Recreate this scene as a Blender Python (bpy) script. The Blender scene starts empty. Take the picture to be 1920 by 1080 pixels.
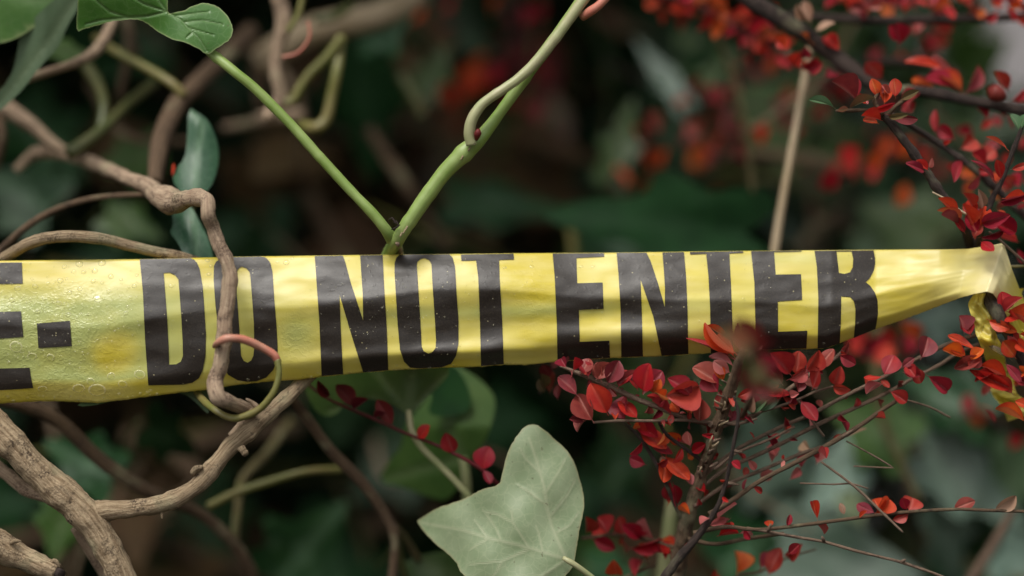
import bpy, bmesh, math, random
import numpy as np
from mathutils import Vector, Matrix, noise
random.seed(7)
C = bpy.context.scene.collection
SC = bpy.context.scene
rad = math.radians

# ------------------------------------------------------------------ camera
DIST = 1.27                      # metres from the lens to the tape
W0 = DIST * 36.0 / 85.0          # width of the view at the tape
S = W0 / 1920.0                  # metres per photo pixel at the tape
CH = 1.0                         # camera height above the soil
cam = bpy.data.cameras.new('camera'); cam_o = bpy.data.objects.new('camera', cam); C.objects.link(cam_o)
cam.lens = 85; cam.sensor_width = 36
cam_o.location = (0, -DIST, CH); cam_o.rotation_euler = (rad(90), 0, 0)
cam.clip_start = 0.05; cam.clip_end = 500
cam.dof.use_dof = True; cam.dof.focus_distance = DIST - 0.001; cam.dof.aperture_fstop = 1.4
SC.camera = cam_o

# ------------------------------------------------------------------ overcast sky, weak soft sun
SUN_EL, SUN_AZ = rad(58), rad(-28)       # azimuth measured from behind the camera, towards the left
w = bpy.data.worlds.new('World'); SC.world = w; w.use_nodes = True
nt = w.node_tree; nt.nodes.clear()
sky = nt.nodes.new('ShaderNodeTexSky'); sky.sky_type = 'NISHITA'; sky.sun_disc = False
sky.sun_elevation = SUN_EL; sky.sun_rotation = rad(180) - SUN_AZ; sky.air_density = 1.0; sky.dust_density = 4.0
hs = nt.nodes.new('ShaderNodeHueSaturation'); hs.inputs['Saturation'].default_value = 0.10
bg = nt.nodes.new('ShaderNodeBackground'); bg.inputs[1].default_value = 0.13
out = nt.nodes.new('ShaderNodeOutputWorld')
nt.links.new(sky.outputs[0], hs.inputs['Color']); nt.links.new(hs.outputs[0], bg.inputs[0]); nt.links.new(bg.outputs[0], out.inputs[0])
sun = bpy.data.lights.new('sun', 'SUN'); sun.energy = 1.5; sun.angle = rad(18); sun.color = (1.0, 0.95, 0.87)
sun_o = bpy.data.objects.new('sun', sun); C.objects.link(sun_o)
sd = Vector((math.sin(SUN_AZ) * math.cos(SUN_EL), -math.cos(SUN_AZ) * math.cos(SUN_EL), math.sin(SUN_EL)))
sun_o.rotation_euler = sd.to_track_quat('Z', 'Y').to_euler(); sun_o.location = sd * 5
SC.view_settings.view_transform = 'Standard'; SC.view_settings.look = 'None'
SC.view_settings.gamma = 1; SC.view_settings.use_curve_mapping = False
SC.view_settings.exposure = 0.50
SC.cycles.max_bounces = 8; SC.cycles.transparent_max_bounces = 12
SC.cycles.caustics_reflective = False; SC.cycles.caustics_refractive = False

def deep(d): return d if d < .13 else .13 + (d - .13) * 1.45     # far things are spread further back
def P(px, py, d=0.0):
    """a point of the place from a photo pixel and its distance behind the tape"""
    d = deep(d); k = (DIST + d) / DIST
    return Vector(((px - 960) * S * k, d, CH - (py - 540) * S * k))
def PX(d=0.0): return S * (DIST + deep(d)) / DIST

# ------------------------------------------------------------------ helpers
def tag(o, label=None, cat=None, group=None, kind=None):
    if label: o['label'] = label
    if cat: o['category'] = cat
    if group: o['group'] = group
    if kind: o['kind'] = kind
    return o
def empty(name, loc, label, cat, group=None):
    o = bpy.data.objects.new(name, None); C.objects.link(o); o.location = loc; o.empty_display_size = .01
    return tag(o, label, cat, group)
def link(name, me, parent=None, mat=None):
    if mat and not me.materials: me.materials.append(mat)
    o = bpy.data.objects.new(name, me); C.objects.link(o)
    if parent is not None:
        o.parent = parent
        o.matrix_parent_inverse = Matrix.Translation(-world_loc(parent))
    return o
def world_loc(o):
    return Vector(o.location) if o.parent is None else Vector(o.location)
def smooth(me):
    me.polygons.foreach_set('use_smooth', [True] * len(me.polygons)); me.update(); return me
def raw_mesh(name, V, F, attrs=None, uv=None):
    me = bpy.data.meshes.new(name); me.from_pydata([tuple(v) for v in V], [], F)
    for k, vals in (attrs or {}).items():
        a = me.attributes.new(k, 'FLOAT', 'POINT'); a.data.foreach_set('value', vals)
    if uv is not None:
        l = me.uv_layers.new(name='UVMap'); idx = np.zeros(len(me.loops), dtype=np.int32); me.loops.foreach_get('vertex_index', idx)
        if len(uv) == len(me.loops): arr = np.array(uv, dtype=np.float32)
        else: arr = np.array(uv, dtype=np.float32)[idx]
        l.data.foreach_set('uv', arr.ravel())
    return smooth(me)

class N:
    """small helper for node materials"""
    def __init__(s, name):
        s.m = bpy.data.materials.new(name); s.m.use_nodes = True; s.t = s.m.node_tree; s.t.nodes.clear()
        s.out = s.t.nodes.new('ShaderNodeOutputMaterial')
    def n(s, typ, **k):
        x = s.t.nodes.new(typ)
        for a, v in k.items():
            if a in x.inputs.keys(): s.set(x.inputs[a], v)
            else: setattr(x, a, v)
        return x
    def set(s, inp, v):
        if isinstance(v, bpy.types.NodeSocket): s.t.links.new(v, inp)
        elif isinstance(v, bpy.types.Node): s.t.links.new(v.outputs[0], inp)
        else:
            if hasattr(inp, 'default_value') and isinstance(v, tuple) and len(v) == 3 and inp.type == 'RGBA': v = (*v, 1)
            inp.default_value = v
    def noise(s, scale, vec=None, detail=4, rough=.55, **k):
        x = s.n('ShaderNodeTexNoise', Scale=scale, Detail=detail, Roughness=rough)
        if vec is not None: s.set(x.inputs['Vector'], vec)
        return x.outputs[0]
    def ramp(s, fac, stops):
        x = s.n('ShaderNodeValToRGB'); s.set(x.inputs[0], fac); e = x.color_ramp.elements
        while len(e) < len(stops): e.new(0.5)
        for q, (p, c) in zip(e, stops):
            q.position = p; q.color = (*c, 1) if isinstance(c, tuple) else (c, c, c, 1)
        return x.outputs[0]
    def mix(s, f, a, b, mode='MIX'):
        x = s.n('ShaderNodeMix', data_type='RGBA', blend_type=mode)
        s.set(x.inputs[0], f); s.set(x.inputs[6], a); s.set(x.inputs[7], b); return x.outputs[2]
    def math(s, op, a, b=0.0, clamp=False):
        x = s.n('ShaderNodeMath', operation=op, use_clamp=clamp); s.set(x.inputs[0], a); s.set(x.inputs[1], b); return x.outputs[0]
    def bump(s, h, strength, dist, normal=None):
        x = s.n('ShaderNodeBump', Strength=strength, Distance=dist, Height=h)
        if normal is not None: s.set(x.inputs['Normal'], normal)
        return x.outputs[0]
    def attr(s, name):
        x = s.n('ShaderNodeAttribute'); x.attribute_name = name; return x.outputs['Fac']
    def scalev(s, v, sc):
        x = s.n('ShaderNodeMapping'); s.set(x.inputs[0], v); x.inputs['Scale'].default_value = sc; return x.outputs[0]

# ------------------------------------------------------------------ materials
def bark(name, light, dark, spot, scale=1.0, rough=.8, bump=.6, moss=0.0):
    n = N(name); uv = n.n('ShaderNodeUVMap').outputs[0]; ob = n.n('ShaderNodeTexCoord').outputs['Object']
    fib = n.noise(1.0, n.scalev(ob, (900*scale, 900*scale, 900*scale)), 6, .65)
    u2 = n.scalev(uv, (70 * scale, 22, 1)); fib2 = n.noise(1.0, u2, 7, .75)   # u along the stem in metres, v round it
    blot = n.noise(1.0, n.scalev(ob, (140*scale,)*3), 4, .6)
    col = n.mix(n.ramp(fib2, [(.40, 0.0), (.60, 1.0)]), dark, light)
    col = n.mix(n.math('MULTIPLY', n.math('MULTIPLY', n.ramp(n.noise(35.0, ob, 2), [(.45, .05), (.6, 1.0)]), n.ramp(blot, [(.46, 0.0), (.58, 1.0)])), n.ramp(fib, [(.42, 0.0), (.6, 1.0)])), col, spot)
    lowf = n.ramp(n.noise(28.0, ob, 3), [(.42, .15), (.6, 1.0)])
    col = n.mix(n.math('MULTIPLY', n.math('MULTIPLY', n.ramp(n.noise(1.0, n.scalev(uv, (260*scale, 9, 1)), 4, .7), [(.56, 0.0), (.64, 1.0)]), lowf), .8), col, spot)
    if scale < 1.2: col = n.mix(n.math('MULTIPLY', n.ramp(n.noise(45.0, ob, 4), [(.56, 0.0), (.68, 1.0)]), .45), col, (.30, .29, .17))
    if moss: col = n.mix(n.math('MULTIPLY', n.ramp(n.noise(60.0, ob), [(.5, 0.0), (.7, 1.0)]), moss), col, (.16, .19, .06))
    h = n.math('ADD', fib2, n.math('MULTIPLY', fib, .8))
    p = n.n('ShaderNodeBsdfPrincipled', **{'Base Color': col, 'Roughness': rough, 'Normal': n.bump(h, bump, .0022)})
    p.inputs['Specular IOR Level'].default_value = .3
    n.set(n.out.inputs[0], p); return n.m
BARK = bark('tan_bark', (.46, .35, .22), (.20, .135, .075), (.045, .028, .018), bump=.8)
BARK_PINK = bark('pinkish_bark', (.46, .345, .235), (.24, .16, .105), (.07, .04, .03))
BARK_BROWN = bark('brown_bark', (.155, .100, .058), (.065, .040, .024), (.035, .022, .015))
BARK_DARK = bark('dark_bark', (.075, .050, .040), (.022, .015, .012), (.012, .008, .007), bump=.9)
BARK_GREY = bark('greyish_twig_bark', (.26, .18, .125), (.10, .062, .042), (.04, .022, .016), scale=1.6)
BARK_MOSS = bark('mossy_bark', (.17, .14, .06), (.09, .07, .03), (.04, .03, .015), moss=.6)

def stem(name, c1, c2, rough=.45, streak=.25):
    n = N(name); uv = n.n('ShaderNodeUVMap').outputs[0]; ob = n.n('ShaderNodeTexCoord').outputs['Object']
    f = n.noise(1.0, n.scalev(uv, (25, 12, 1)), 4); g = n.noise(55.0, ob)
    col = n.mix(n.ramp(g, [(.35, 0.0), (.65, 1.0)]), c1, c2)
    col = n.mix(n.math('MULTIPLY', n.ramp(f, [(.5, 0.0), (.75, 1.0)]), streak), col, (.20, .13, .07))
    p = n.n('ShaderNodeBsdfPrincipled', **{'Base Color': col, 'Roughness': rough, 'Normal': n.bump(f, .35, .0006)})
    n.set(n.out.inputs[0], p); return n.m
STEM_G = stem('green_stem', (.16, .25, .045), (.25, .33, .10))
STEM_PALE = stem('pale_green_stem', (.27, .31, .13), (.36, .34, .19))
STEM_OLIVE = stem('olive_stem', (.13, .135, .028), (.17, .14, .045))
STEM_PINK = stem('pink_stem', (.52, .15, .10), (.45, .22, .15))
STEM_DIM = stem('dull_green_stem', (.055, .07, .018), (.08, .08, .025))
STRAW = stem('straw', (.36, .28, .18), (.28, .21, .12), .7)

def leafmat(name, top, top2, under, vein, veinf=.6, trans=.3, rough=.4, spec=.5, var=.12, edge=None, mott=60.0, veinbump=.5, blot=None, net=0.0):
    n = N(name); ob = n.n('ShaderNodeTexCoord').outputs['Object']; oi = n.n('ShaderNodeObjectInfo').outputs['Random']
    geo = n.n('ShaderNodeNewGeometry')
    mo = n.n('ShaderNodeTexNoise', Scale=mott, Detail=5.0); n.set(mo.inputs['Vector'], n.n('ShaderNodeNewGeometry').outputs['Position'])
    col = n.mix(n.ramp(mo.outputs[0], [(.36, 0.0), (.64, 1.0)]), top, top2)
    if blot: 
        f2 = n.n('ShaderNodeTexNoise', Scale=mott * .55, Detail=3.0); n.set(f2.inputs['Vector'], geo.outputs['Position'])
        col = n.mix(n.ramp(f2.outputs[0], [(.56, 0.0), (.68, .8)]), col, blot)
    fin = n.noise(1400.0, geo.outputs['Position'], 3)
    col = n.mix(geo.outputs['Backfacing'], col, under)
    v = n.attr('vein'); col = n.mix(n.math('MULTIPLY', v, veinf), col, vein)
    if edge: col = n.mix(n.attr('edge'), col, edge)
    if net:
        vo = n.n('ShaderNodeTexVoronoi', Scale=190.0); vo.feature = 'DISTANCE_TO_EDGE'
        wob = n.n('ShaderNodeVectorMath', operation='ADD'); nn_ = n.n('ShaderNodeTexNoise', Scale=130.0); n.set(nn_.inputs['Vector'], geo.outputs['Position'])
        sc_ = n.n('ShaderNodeVectorMath', operation='SCALE'); n.set(sc_.inputs[0], nn_.outputs['Color']); sc_.inputs['Scale'].default_value = .006
        n.set(wob.inputs[0], geo.outputs['Position']); n.set(wob.inputs[1], sc_.outputs[0]); n.set(vo.inputs['Vector'], wob.outputs[0])
        col = n.mix(n.math('MULTIPLY', n.ramp(vo.outputs['Distance'], [(.0, 1.0), (.07, 0.0)]), net), col, vein)
        sp = n.n('ShaderNodeTexNoise', Scale=330.0, Detail=2.0); n.set(sp.inputs['Vector'], geo.outputs['Position'])
        col = n.mix(n.ramp(sp.outputs[0], [(.70, 0.0), (.74, .55)]), col, (.10, .08, .03))
    hsv = n.n('ShaderNodeHueSaturation', Color=col)
    n.set(hsv.inputs['Value'], n.math('ADD', n.math('MULTIPLY', oi, var * 4), 1 - var * 2))
    n.set(hsv.inputs['Hue'], n.math('ADD', n.math('MULTIPLY', oi, var * .16), .5 - var * .08))
    col2 = n.mix(n.math('MULTIPLY', fin, .18), hsv.outputs[0], (0, 0, 0), 'MIX')
    h = n.math('ADD', n.math('MULTIPLY', v, -1.0), n.math('ADD', mo.outputs[0], n.math('MULTIPLY', fin, .25)))
    p = n.n('ShaderNodeBsdfPrincipled', **{'Base Color': col2, 'Roughness': n.math('ADD', n.math('MULTIPLY', fin, .2), rough - .1), 'Normal': n.bump(h, veinbump, .0006)})
    p.inputs['Specular IOR Level'].default_value = spec
    tr = n.n('ShaderNodeBsdfTranslucent', Color=hsv.outputs[0])
    ms = n.n('ShaderNodeMixShader'); n.set(ms.inputs[0], trans); n.set(ms.inputs[1], p); n.set(ms.inputs[2], tr)
    n.set(n.out.inputs[0], ms); return n.m
IVY_PALE = leafmat('pale_ivy_underside', (.25, .33, .175), (.31, .38, .22), (.28, .35, .20), (.44, .48, .30), .75, .25, .42, .45, .02, edge=(.40, .36, .18), mott=95, net=.30)
IVY_GREEN = leafmat('fresh_ivy_green', (.055, .15, .022), (.085, .20, .035), (.15, .22, .09), (.20, .30, .13), .5, .25, .38, .45, .05, edge=(.30, .36, .15), mott=60, net=.18)
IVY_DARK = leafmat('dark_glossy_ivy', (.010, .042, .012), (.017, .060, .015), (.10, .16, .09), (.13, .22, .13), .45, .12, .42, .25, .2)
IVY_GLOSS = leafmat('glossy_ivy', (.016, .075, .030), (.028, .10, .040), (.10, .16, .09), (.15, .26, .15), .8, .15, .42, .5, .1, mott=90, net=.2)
IVY_DEEP = leafmat('deep_shade_ivy', (.006, .019, .005), (.009, .028, .007), (.009, .016, .005), (.02, .04, .018), .35, .05, .6, .08, .3)  # shaded copy of the ivy, the background gloom put into its base colour
IVY_MID = leafmat('mid_green_ivy', (.055, .12, .022), (.08, .15, .032), (.12, .17, .08), (.18, .24, .11), .5, .35, .42, .5, .1)
IVY_SAGE = leafmat('greyish_ivy', (.075, .13, .060), (.10, .16, .08), (.12, .17, .09), (.18, .24, .13), .4, .2, .45, .35, .1)
IVY_TEAL = leafmat('bluish_ivy', (.11, .185, .13), (.20, .28, .215), (.17, .24, .18), (.28, .38, .30), .6, .2, .36, .6, .3, mott=28)
RED = leafmat('red_leaf', (.46, .018, .018), (.56, .038, .022), (.44, .045, .04), (.66, .16, .11), .25, .35, .38, .28, .16, edge=(.36, .014, .016), mott=170)
CRIM = leafmat('crimson_leaf', (.31, .018, .024), (.40, .030, .028), (.30, .05, .05), (.56, .18, .16), .28, .3, .45, .35, .14, mott=170, edge=(.22, .012, .02))
DUSK = leafmat('dusky_red_leaf', (.21, .028, .028), (.29, .044, .038), (.25, .06, .055), (.48, .19, .15), .35, .25, .5, .35, .12, mott=190, edge=(.26, .05, .045))
ORANGE = leafmat('orange_leaf', (.70, .15, .018), (.62, .07, .02), (.62, .18, .06), (.65, .3, .1), .25, .35, .42, .35, .12, blot=(.45, .03, .02), edge=(.50, .035, .02), mott=140)
PINK = leafmat('pink_leaf', (.55, .13, .12), (.62, .20, .18), (.60, .22, .20), (.7, .35, .3), .4, .3, .45, .4, .08)
TAN = leafmat('withered_leaf', (.42, .26, .17), (.34, .19, .12), (.42, .28, .2), (.5, .35, .25), .4, .2, .6, .2, .1)
DEAD = leafmat('dead_brown_leaf', (.075, .045, .025), (.11, .065, .03), (.09, .06, .035), (.12, .09, .05), .3, .2, .7, .1, .2)
LGREEN = leafmat('small_green_leaf', (.07, .15, .06), (.10, .18, .085), (.14, .20, .12), (.2, .28, .15), .5, .2, .4, .4, .1, edge=None)
LOLIVE = leafmat('olive_leaf', (.10, .085, .035), (.14, .075, .035), (.16, .13, .07), (.2, .2, .1), .5, .2, .4, .4, .1, blot=(.3, .05, .03))
DKRED = leafmat('maroon_leaf', (.12, .012, .014), (.17, .018, .018), (.14, .03, .03), (.2, .05, .05), .4, .2, .5, .3, .1)

# the tape: thin yellow polythene, glossy, a little light comes through it
def tape_mats():
    n = N('yellow_film'); pos = n.n('ShaderNodeNewGeometry').outputs['Position']; wet = n.attr('wet')
    big = n.noise(22.0, pos, 3); streak = n.noise(1.0, n.scalev(pos, (25, 25, 190)), 4)
    col = n.mix(n.ramp(big, [(.4, 0.0), (.62, 1.0)]), (.72, .58, .055), (.78, .67, .15))
    col = n.mix(n.ramp(streak, [(.45, 0.0), (.7, .45)]), col, (.84, .72, .26))
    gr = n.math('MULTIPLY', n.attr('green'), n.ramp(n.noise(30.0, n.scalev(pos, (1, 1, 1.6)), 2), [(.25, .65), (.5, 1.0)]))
    col = n.mix(gr, col, (.46, .51, .17)); col = n.mix(n.attr('pale'), col, (.90, .80, .45))  # pale: sheen of the bent tape end painted into the colour
    fine = n.noise(420.0, n.scalev(pos, (1, 1, .8)), 2, .5)
    fine = n.math('MULTIPLY', n.ramp(fine, [(.40, 0.0), (.56, 1.0)]), wet)
    med = n.noise(120.0, n.scalev(pos, (.6, 1, 1.0)), 3, .6)
    h = n.math('ADD', n.math('MULTIPLY', fine, .22), n.math('MULTIPLY', med, .18))
    sq = n.math('ABSOLUTE', n.math('SUBTRACT', n.noise(260.0, n.scalev(pos, (.8, 1, 1.0)), 3, .55), .5))
    sq = n.math('MULTIPLY', n.ramp(sq, [(.0, 1.0), (.06, 0.0)]), wet)
    nb = n.bump(n.math('ADD', h, n.math('MULTIPLY', sq, .28)), .42, .0010)
    p = n.n('ShaderNodeBsdfPrincipled', **{'Base Color': col, 'Roughness': n.math('ADD', .34, n.math('MULTIPLY', wet, -.14)), 'Normal': nb})
    p.inputs['Specular IOR Level'].default_value = .6
    tr = n.n('ShaderNodeBsdfTranslucent', Color=col)
    ms = n.n('ShaderNodeMixShader'); n.set(ms.inputs[0], .30); n.set(ms.inputs[1], p); n.set(ms.inputs[2], tr)
    n.set(n.out.inputs[0], ms)
    k = N('black_print'); pos = k.n('ShaderNodeNewGeometry').outputs['Position']
    f = k.noise(1500.0, pos, 3); med = k.noise(110.0, pos, 3, .6)
    col = k.mix(k.ramp(f, [(.45, 0.0), (.75, 1.0)]), (.016, .012, .009), (.038, .029, .021))
    vo = k.n('ShaderNodeTexVoronoi', Scale=330.0); vo.feature = 'F1'; k.set(vo.inputs['Vector'], pos)
    rnd = k.n('ShaderNodeSeparateColor', Color=vo.outputs['Color'])
    hole = k.math('MULTIPLY', k.math('LESS_THAN', vo.outputs['Distance'], .12), k.math('GREATER_THAN', rnd.outputs[0], .74))
    col = k.mix(k.math('MULTIPLY', hole, .42), col, (.62, .55, .30))       # pinholes in the ink
    scuff = k.noise(1.0, k.scalev(pos, (35, 35, 160)), 5, .7)
    rgh = k.math('ADD', .30, k.math('MULTIPLY', scuff, .22))
    nb = k.bump(k.math('ADD', k.math('MULTIPLY', med, .5), k.math('MULTIPLY', k.ramp(k.noise(330.0, pos, 2), [(.60, 0.0), (.66, 1.0)]), .25)), .16, .0010)
    p = k.n('ShaderNodeBsdfPrincipled', **{'Base Color': col, 'Roughness': rgh, 'Normal': nb})
    p.inputs['Specular IOR Level'].default_value = .42
    k.set(k.out.inputs[0], p)
    return n.m, k.m
TAPE, PRINT = tape_mats()
def water_mat():
    n = N('clear_water'); fr = n.n('ShaderNodeFresnel', IOR=1.45)
    tp = n.n('ShaderNodeBsdfTransparent', Color=(.98, .98, .94)); gl = n.n('ShaderNodeBsdfGlossy', Roughness=.12)
    rim_glint = n.n('ShaderNodeBsdfDiffuse', Color=(.92, .86, .52))            # bright ring of light painted round each drop as pale diffuse colour
    m1 = n.n('ShaderNodeMixShader'); n.set(m1.inputs[0], n.attr('rim_glint')); n.set(m1.inputs[1], tp); n.set(m1.inputs[2], rim_glint)
    ms = n.n('ShaderNodeMixShader'); n.set(ms.inputs[0], n.math('MULTIPLY', fr, n.math('SUBTRACT', 1.0, n.n('ShaderNodeNewGeometry').outputs['Backfacing']))); n.set(ms.inputs[1], m1); n.set(ms.inputs[2], gl)
    n.set(n.out.inputs[0], ms); return n.m
WATER = water_mat()
def simple(name, c1, c2, scale, rough=.9, bump=.5, dist=.01):
    n = N(name); pos = n.n('ShaderNodeNewGeometry').outputs['Position']; f = n.noise(scale, pos, 6)
    p = n.n('ShaderNodeBsdfPrincipled', **{'Base Color': n.mix(n.ramp(f, [(.35, 0.0), (.65, 1.0)]), c1, c2), 'Roughness': rough, 'Normal': n.bump(f, bump, dist)})
    n.set(n.out.inputs[0], p); return n.m
SOIL = simple('dark_soil', (.018, .013, .009), (.035, .025, .016), 30)
WALLM = simple('grey_render', (.30, .28, .28), (.38, .36, .36), 9, .9, .3)
COPING = simple('coping_stone', (.25, .24, .23), (.33, .31, .30), 14)

# ------------------------------------------------------------------ geometry builders
def catmull(pts, step):
    """pts: list of tuples (any dimension); returns resampled list, STEP in the units of the first two numbers"""
    A = [np.array(p, float) for p in pts]
    if len(A) == 2: A = [A[0], (A[0] + A[1]) / 2, A[1]]
    A = [2 * A[0] - A[1]] + A + [2 * A[-1] - A[-2]]
    outp = []
    for i in range(1, len(A) - 2):
        p0, p1, p2, p3 = A[i-1:i+3]; L = np.linalg.norm((p2 - p1)[:2]); m = max(2, int(L / step))
        for j in range(m):
            t = j / m
            outp.append(.5 * ((2*p1) + (-p0+p2)*t + (2*p0-5*p1+4*p2-p3)*t*t + (-p0+3*p1-3*p2+p3)*t**3))
    outp.append(A[-2]); return outp

def tube_mesh(name, pts, step=8, sides=10, rough=0.0, nscale=90.0, knots=(), tip=1.0):
    """pts (px, py, depth, radius in px): a tapered stem along a smooth line"""
    Q = catmull(pts, step); cen = [P(q[0], q[1], q[2]) for q in Q]; R = [max(.4, q[3]) * PX(q[2]) for q in Q]
    V, F, uv, L = [], [], [], 0.0
    up = Vector((0, -1, 0)); seed = random.random() * 50
    for i, c in enumerate(cen):
        t = (cen[min(i+1, len(cen)-1)] - cen[max(i-1, 0)]).normalized()
        if i: L += (c - cen[i-1]).length
        a = up - t * up.dot(t)
        if a.length < 1e-4: a = Vector((0, 0, 1)) - t * t.z
        a.normalize(); up = a; b = t.cross(a)
        r = R[i]
        for (kt, amp, wd) in knots:
            r *= 1 + amp * math.exp(-((i / (len(cen)-1) - kt) / wd) ** 2)
        for k in range(sides):
            an = 2 * math.pi * k / sides; dr = a * math.cos(an) + b * math.sin(an)
            q = c + dr * r
            if rough:
                nz = noise.noise((q * nscale) + Vector((seed, 0, 0))) + .5 * noise.noise(q * nscale * 2.7)
                q = c + dr * r * (1 + rough * nz)
            V.append(q); uv.append((L, k / sides))
    n = len(cen)
    for i in range(n - 1):
        for k in range(sides):
            k2 = (k + 1) % sides
            F.append((i*sides + k, i*sides + k2, (i+1)*sides + k2, (i+1)*sides + k))
    V += [cen[0], cen[-1]]; uv += [(0, 0), (L, 0)]
    for k in range(sides):
        k2 = (k + 1) % sides; F.append((n*sides, k2, k)); F.append((n*sides + 1, (n-1)*sides + k, (n-1)*sides + k2))
    # uv per loop, so that the seam does not fold back
    lu = []
    for f in F:
        kk = [vi % sides for vi in f if vi < n*sides]; wrap = (0 in kk) and (sides - 1 in kk)
        for vi in f:
            u, v = uv[vi]; lu.append((u, 1.0 if (wrap and vi < n*sides and vi % sides == 0) else v))
    return raw_mesh(name, V, F, None, lu)
def tube(name, pts, mat, parent=None, **k):
    return link(name, tube_mesh(name, pts, **k), parent, mat)

def seg_dist(x, y, segs):
    best = 1e9
    for (x0, y0, w0), (x1, y1, w1) in segs:
        dx, dy = x1 - x0, y1 - y0; L = dx*dx + dy*dy
        t = 0 if L == 0 else max(0, min(1, ((x-x0)*dx + (y-y0)*dy) / L))
        dd = math.hypot(x - x0 - t*dx, y - y0 - t*dy) / (w0 + (w1-w0)*t)
        if dd < best: best = dd
    return best
def round_outline(poly, n=1):
    for _ in range(n):
        o = []
        for i in range(len(poly)):
            a, b = poly[i], poly[(i+1) % len(poly)]
            o += [(a[0]*.75 + b[0]*.25, a[1]*.75 + b[1]*.25), (a[0]*.25 + b[0]*.75, a[1]*.25 + b[1]*.75)]
        poly = o
    return poly
def poly_grid(polys, step):
    """fills outlines in the plane (first is the outline, the rest are holes) and cuts the sheet into small cells"""
    bm = bmesh.new()
    for poly in polys:
        vs = [bm.verts.new((x, y, 0)) for x, y in poly]
        for i in range(len(vs)): bm.edges.new((vs[i], vs[(i+1) % len(vs)]))
    bmesh.ops.triangle_fill(bm, use_beauty=True, use_dissolve=False, edges=bm.edges[:], normal=(0, 0, 1))
    xs = [p[0] for p in polys[0]]; ys = [p[1] for p in polys[0]]
    for ax, lo, hi in ((0, min(xs), max(xs)), (1, min(ys), max(ys))):
        q = math.ceil(lo / step + .01) * step
        while q < hi - 1e-6:
            no = (1, 0, 0) if ax == 0 else (0, 1, 0); co = (q, 0, 0) if ax == 0 else (0, q, 0)
            bmesh.ops.bisect_plane(bm, geom=bm.verts[:] + bm.edges[:] + bm.faces[:], dist=1e-7, plane_co=co, plane_no=no)
            q += step
    for f in bm.faces:
        if f.normal.z < 0: f.normal_flip()
    bm.verts.index_update()
    V = [(v.co.x, v.co.y) for v in bm.verts]; F = [tuple(v.index for v in f.verts) for f in bm.faces]; bm.free()
    return V, F
def make_segs(lines):
    out_ = []
    for ln in lines:
        wd = ln[0]; pts = ln[1:]
        for i in range(len(pts) - 1):
            m = len(pts) - 1
            out_.append(((*pts[i], wd * (1 - .35*i/m)), (*pts[i+1], wd * (1 - .35*(i+1)/m))))
    return out_
def hero_leaf(name, outline, veins, depth, mat, parent=None, step=6, rnd=1, edgew=3.0, relief=.0006, flip=False):
    """a leaf whose outline is known; depth(x, y) gives how far each point of the blade stands behind the tape"""
    ol = round_outline(outline, rnd)
    if step < 3:
        fine_ = []
        for a, b in zip(ol, ol[1:] + ol[:1]):
            m_ = max(1, int(math.hypot(b[0]-a[0], b[1]-a[1]) / 3))
            fine_ += [(a[0] + (b[0]-a[0])*i/m_, a[1] + (b[1]-a[1])*i/m_) for i in range(m_)]
        ol = [(x + 1.1 * noise.noise(Vector((x*.06, y*.06, 0))) + .8 * noise.noise(Vector((x*.2, y*.2, 5))), y + 1.1 * noise.noise(Vector((x*.06, y*.06, 9))) + .8 * noise.noise(Vector((x*.2, y*.2, 3)))) for x, y in fine_]
    V2, F = poly_grid([ol], step); segs = make_segs([(max(v[0], step * 1.05) * .85,) + tuple(v[1:]) for v in veins])
    eseg = [((*ol[i], edgew), (*ol[(i+1) % len(ol)], edgew)) for i in range(len(ol))]
    V, va, ea = [], [], []
    for x, y in V2:
        v = math.exp(-seg_dist(x, y, segs) ** 2) if segs else 0.0
        e = math.exp(-seg_dist(x, y, eseg) ** 2 * 1.2) if edgew else 0.0
        V.append(P(x, y, depth(x, y) + v * relief)); va.append(v); ea.append(e * .8)
    # the plane's y runs down in the photo, so a face drawn anticlockwise there looks away from the lens
    if not flip: F = [tuple(reversed(f)) for f in F]
    return link(name, raw_mesh(name, V, F, {'vein': va, 'edge': ea}), parent, mat)

# generic ivy leaves, base at the origin, tip towards +Y, upper face +Z, length 1
def ivy_mesh(k, step=.11):
    rn = random.Random(k); j = lambda a: a * (1 + rn.uniform(-.12, .12))
    R = [(.10, -.06), (j(.34), j(-.14)), (j(.50), -.05), (j(.44), .12), (j(.38), .2), (j(.60), j(.36)), (j(.50), .46), (j(.28), j(.56)), (j(.20), .74), (.06, .95)]
    ol = [(0, .02)] + R + [(0, 1.0)] + [(-x * rn.uniform(.9, 1.1), y) for x, y in reversed(R)]
    ol = round_outline(ol, 1)
    if step > .15: ol = ol[::2]
    veins = [(.022, (0, 0), (0, .5), (0, .98))]
    for s in (-1, 1):
        veins += [(.018, (0, 0), (s*.3, .2), (s*.55, .36)), (.014, (0, 0), (s*.3, -.06), (s*.45, -.06)), (.010, (0, .4), (s*.2, .56)), (.010, (0, .25), (s*.25, .42))]
    V2, F = poly_grid([ol], step); segs = make_segs(veins); cu, cv = rn.uniform(-.35, .35), rn.uniform(-.5, -.05); w1 = rn.uniform(0, 6)
    V = [(x, y, -cv * 0 + cu * x * x + cv * .5 * y * y + .05 * abs(x) + .03 * math.sin(7*x + w1) * math.cos(6*y + w1)) for x, y in V2]
    va = [math.exp(-seg_dist(x, y, segs) ** 2) for x, y in V2]
    return raw_mesh('ivy_leaf', V, F, {'vein': va, 'edge': [0.0]*len(va)})
IVY = [ivy_mesh(k) for k in range(6)]
IVY_LOW = [ivy_mesh(k + 20, .34) for k in range(5)]

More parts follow.
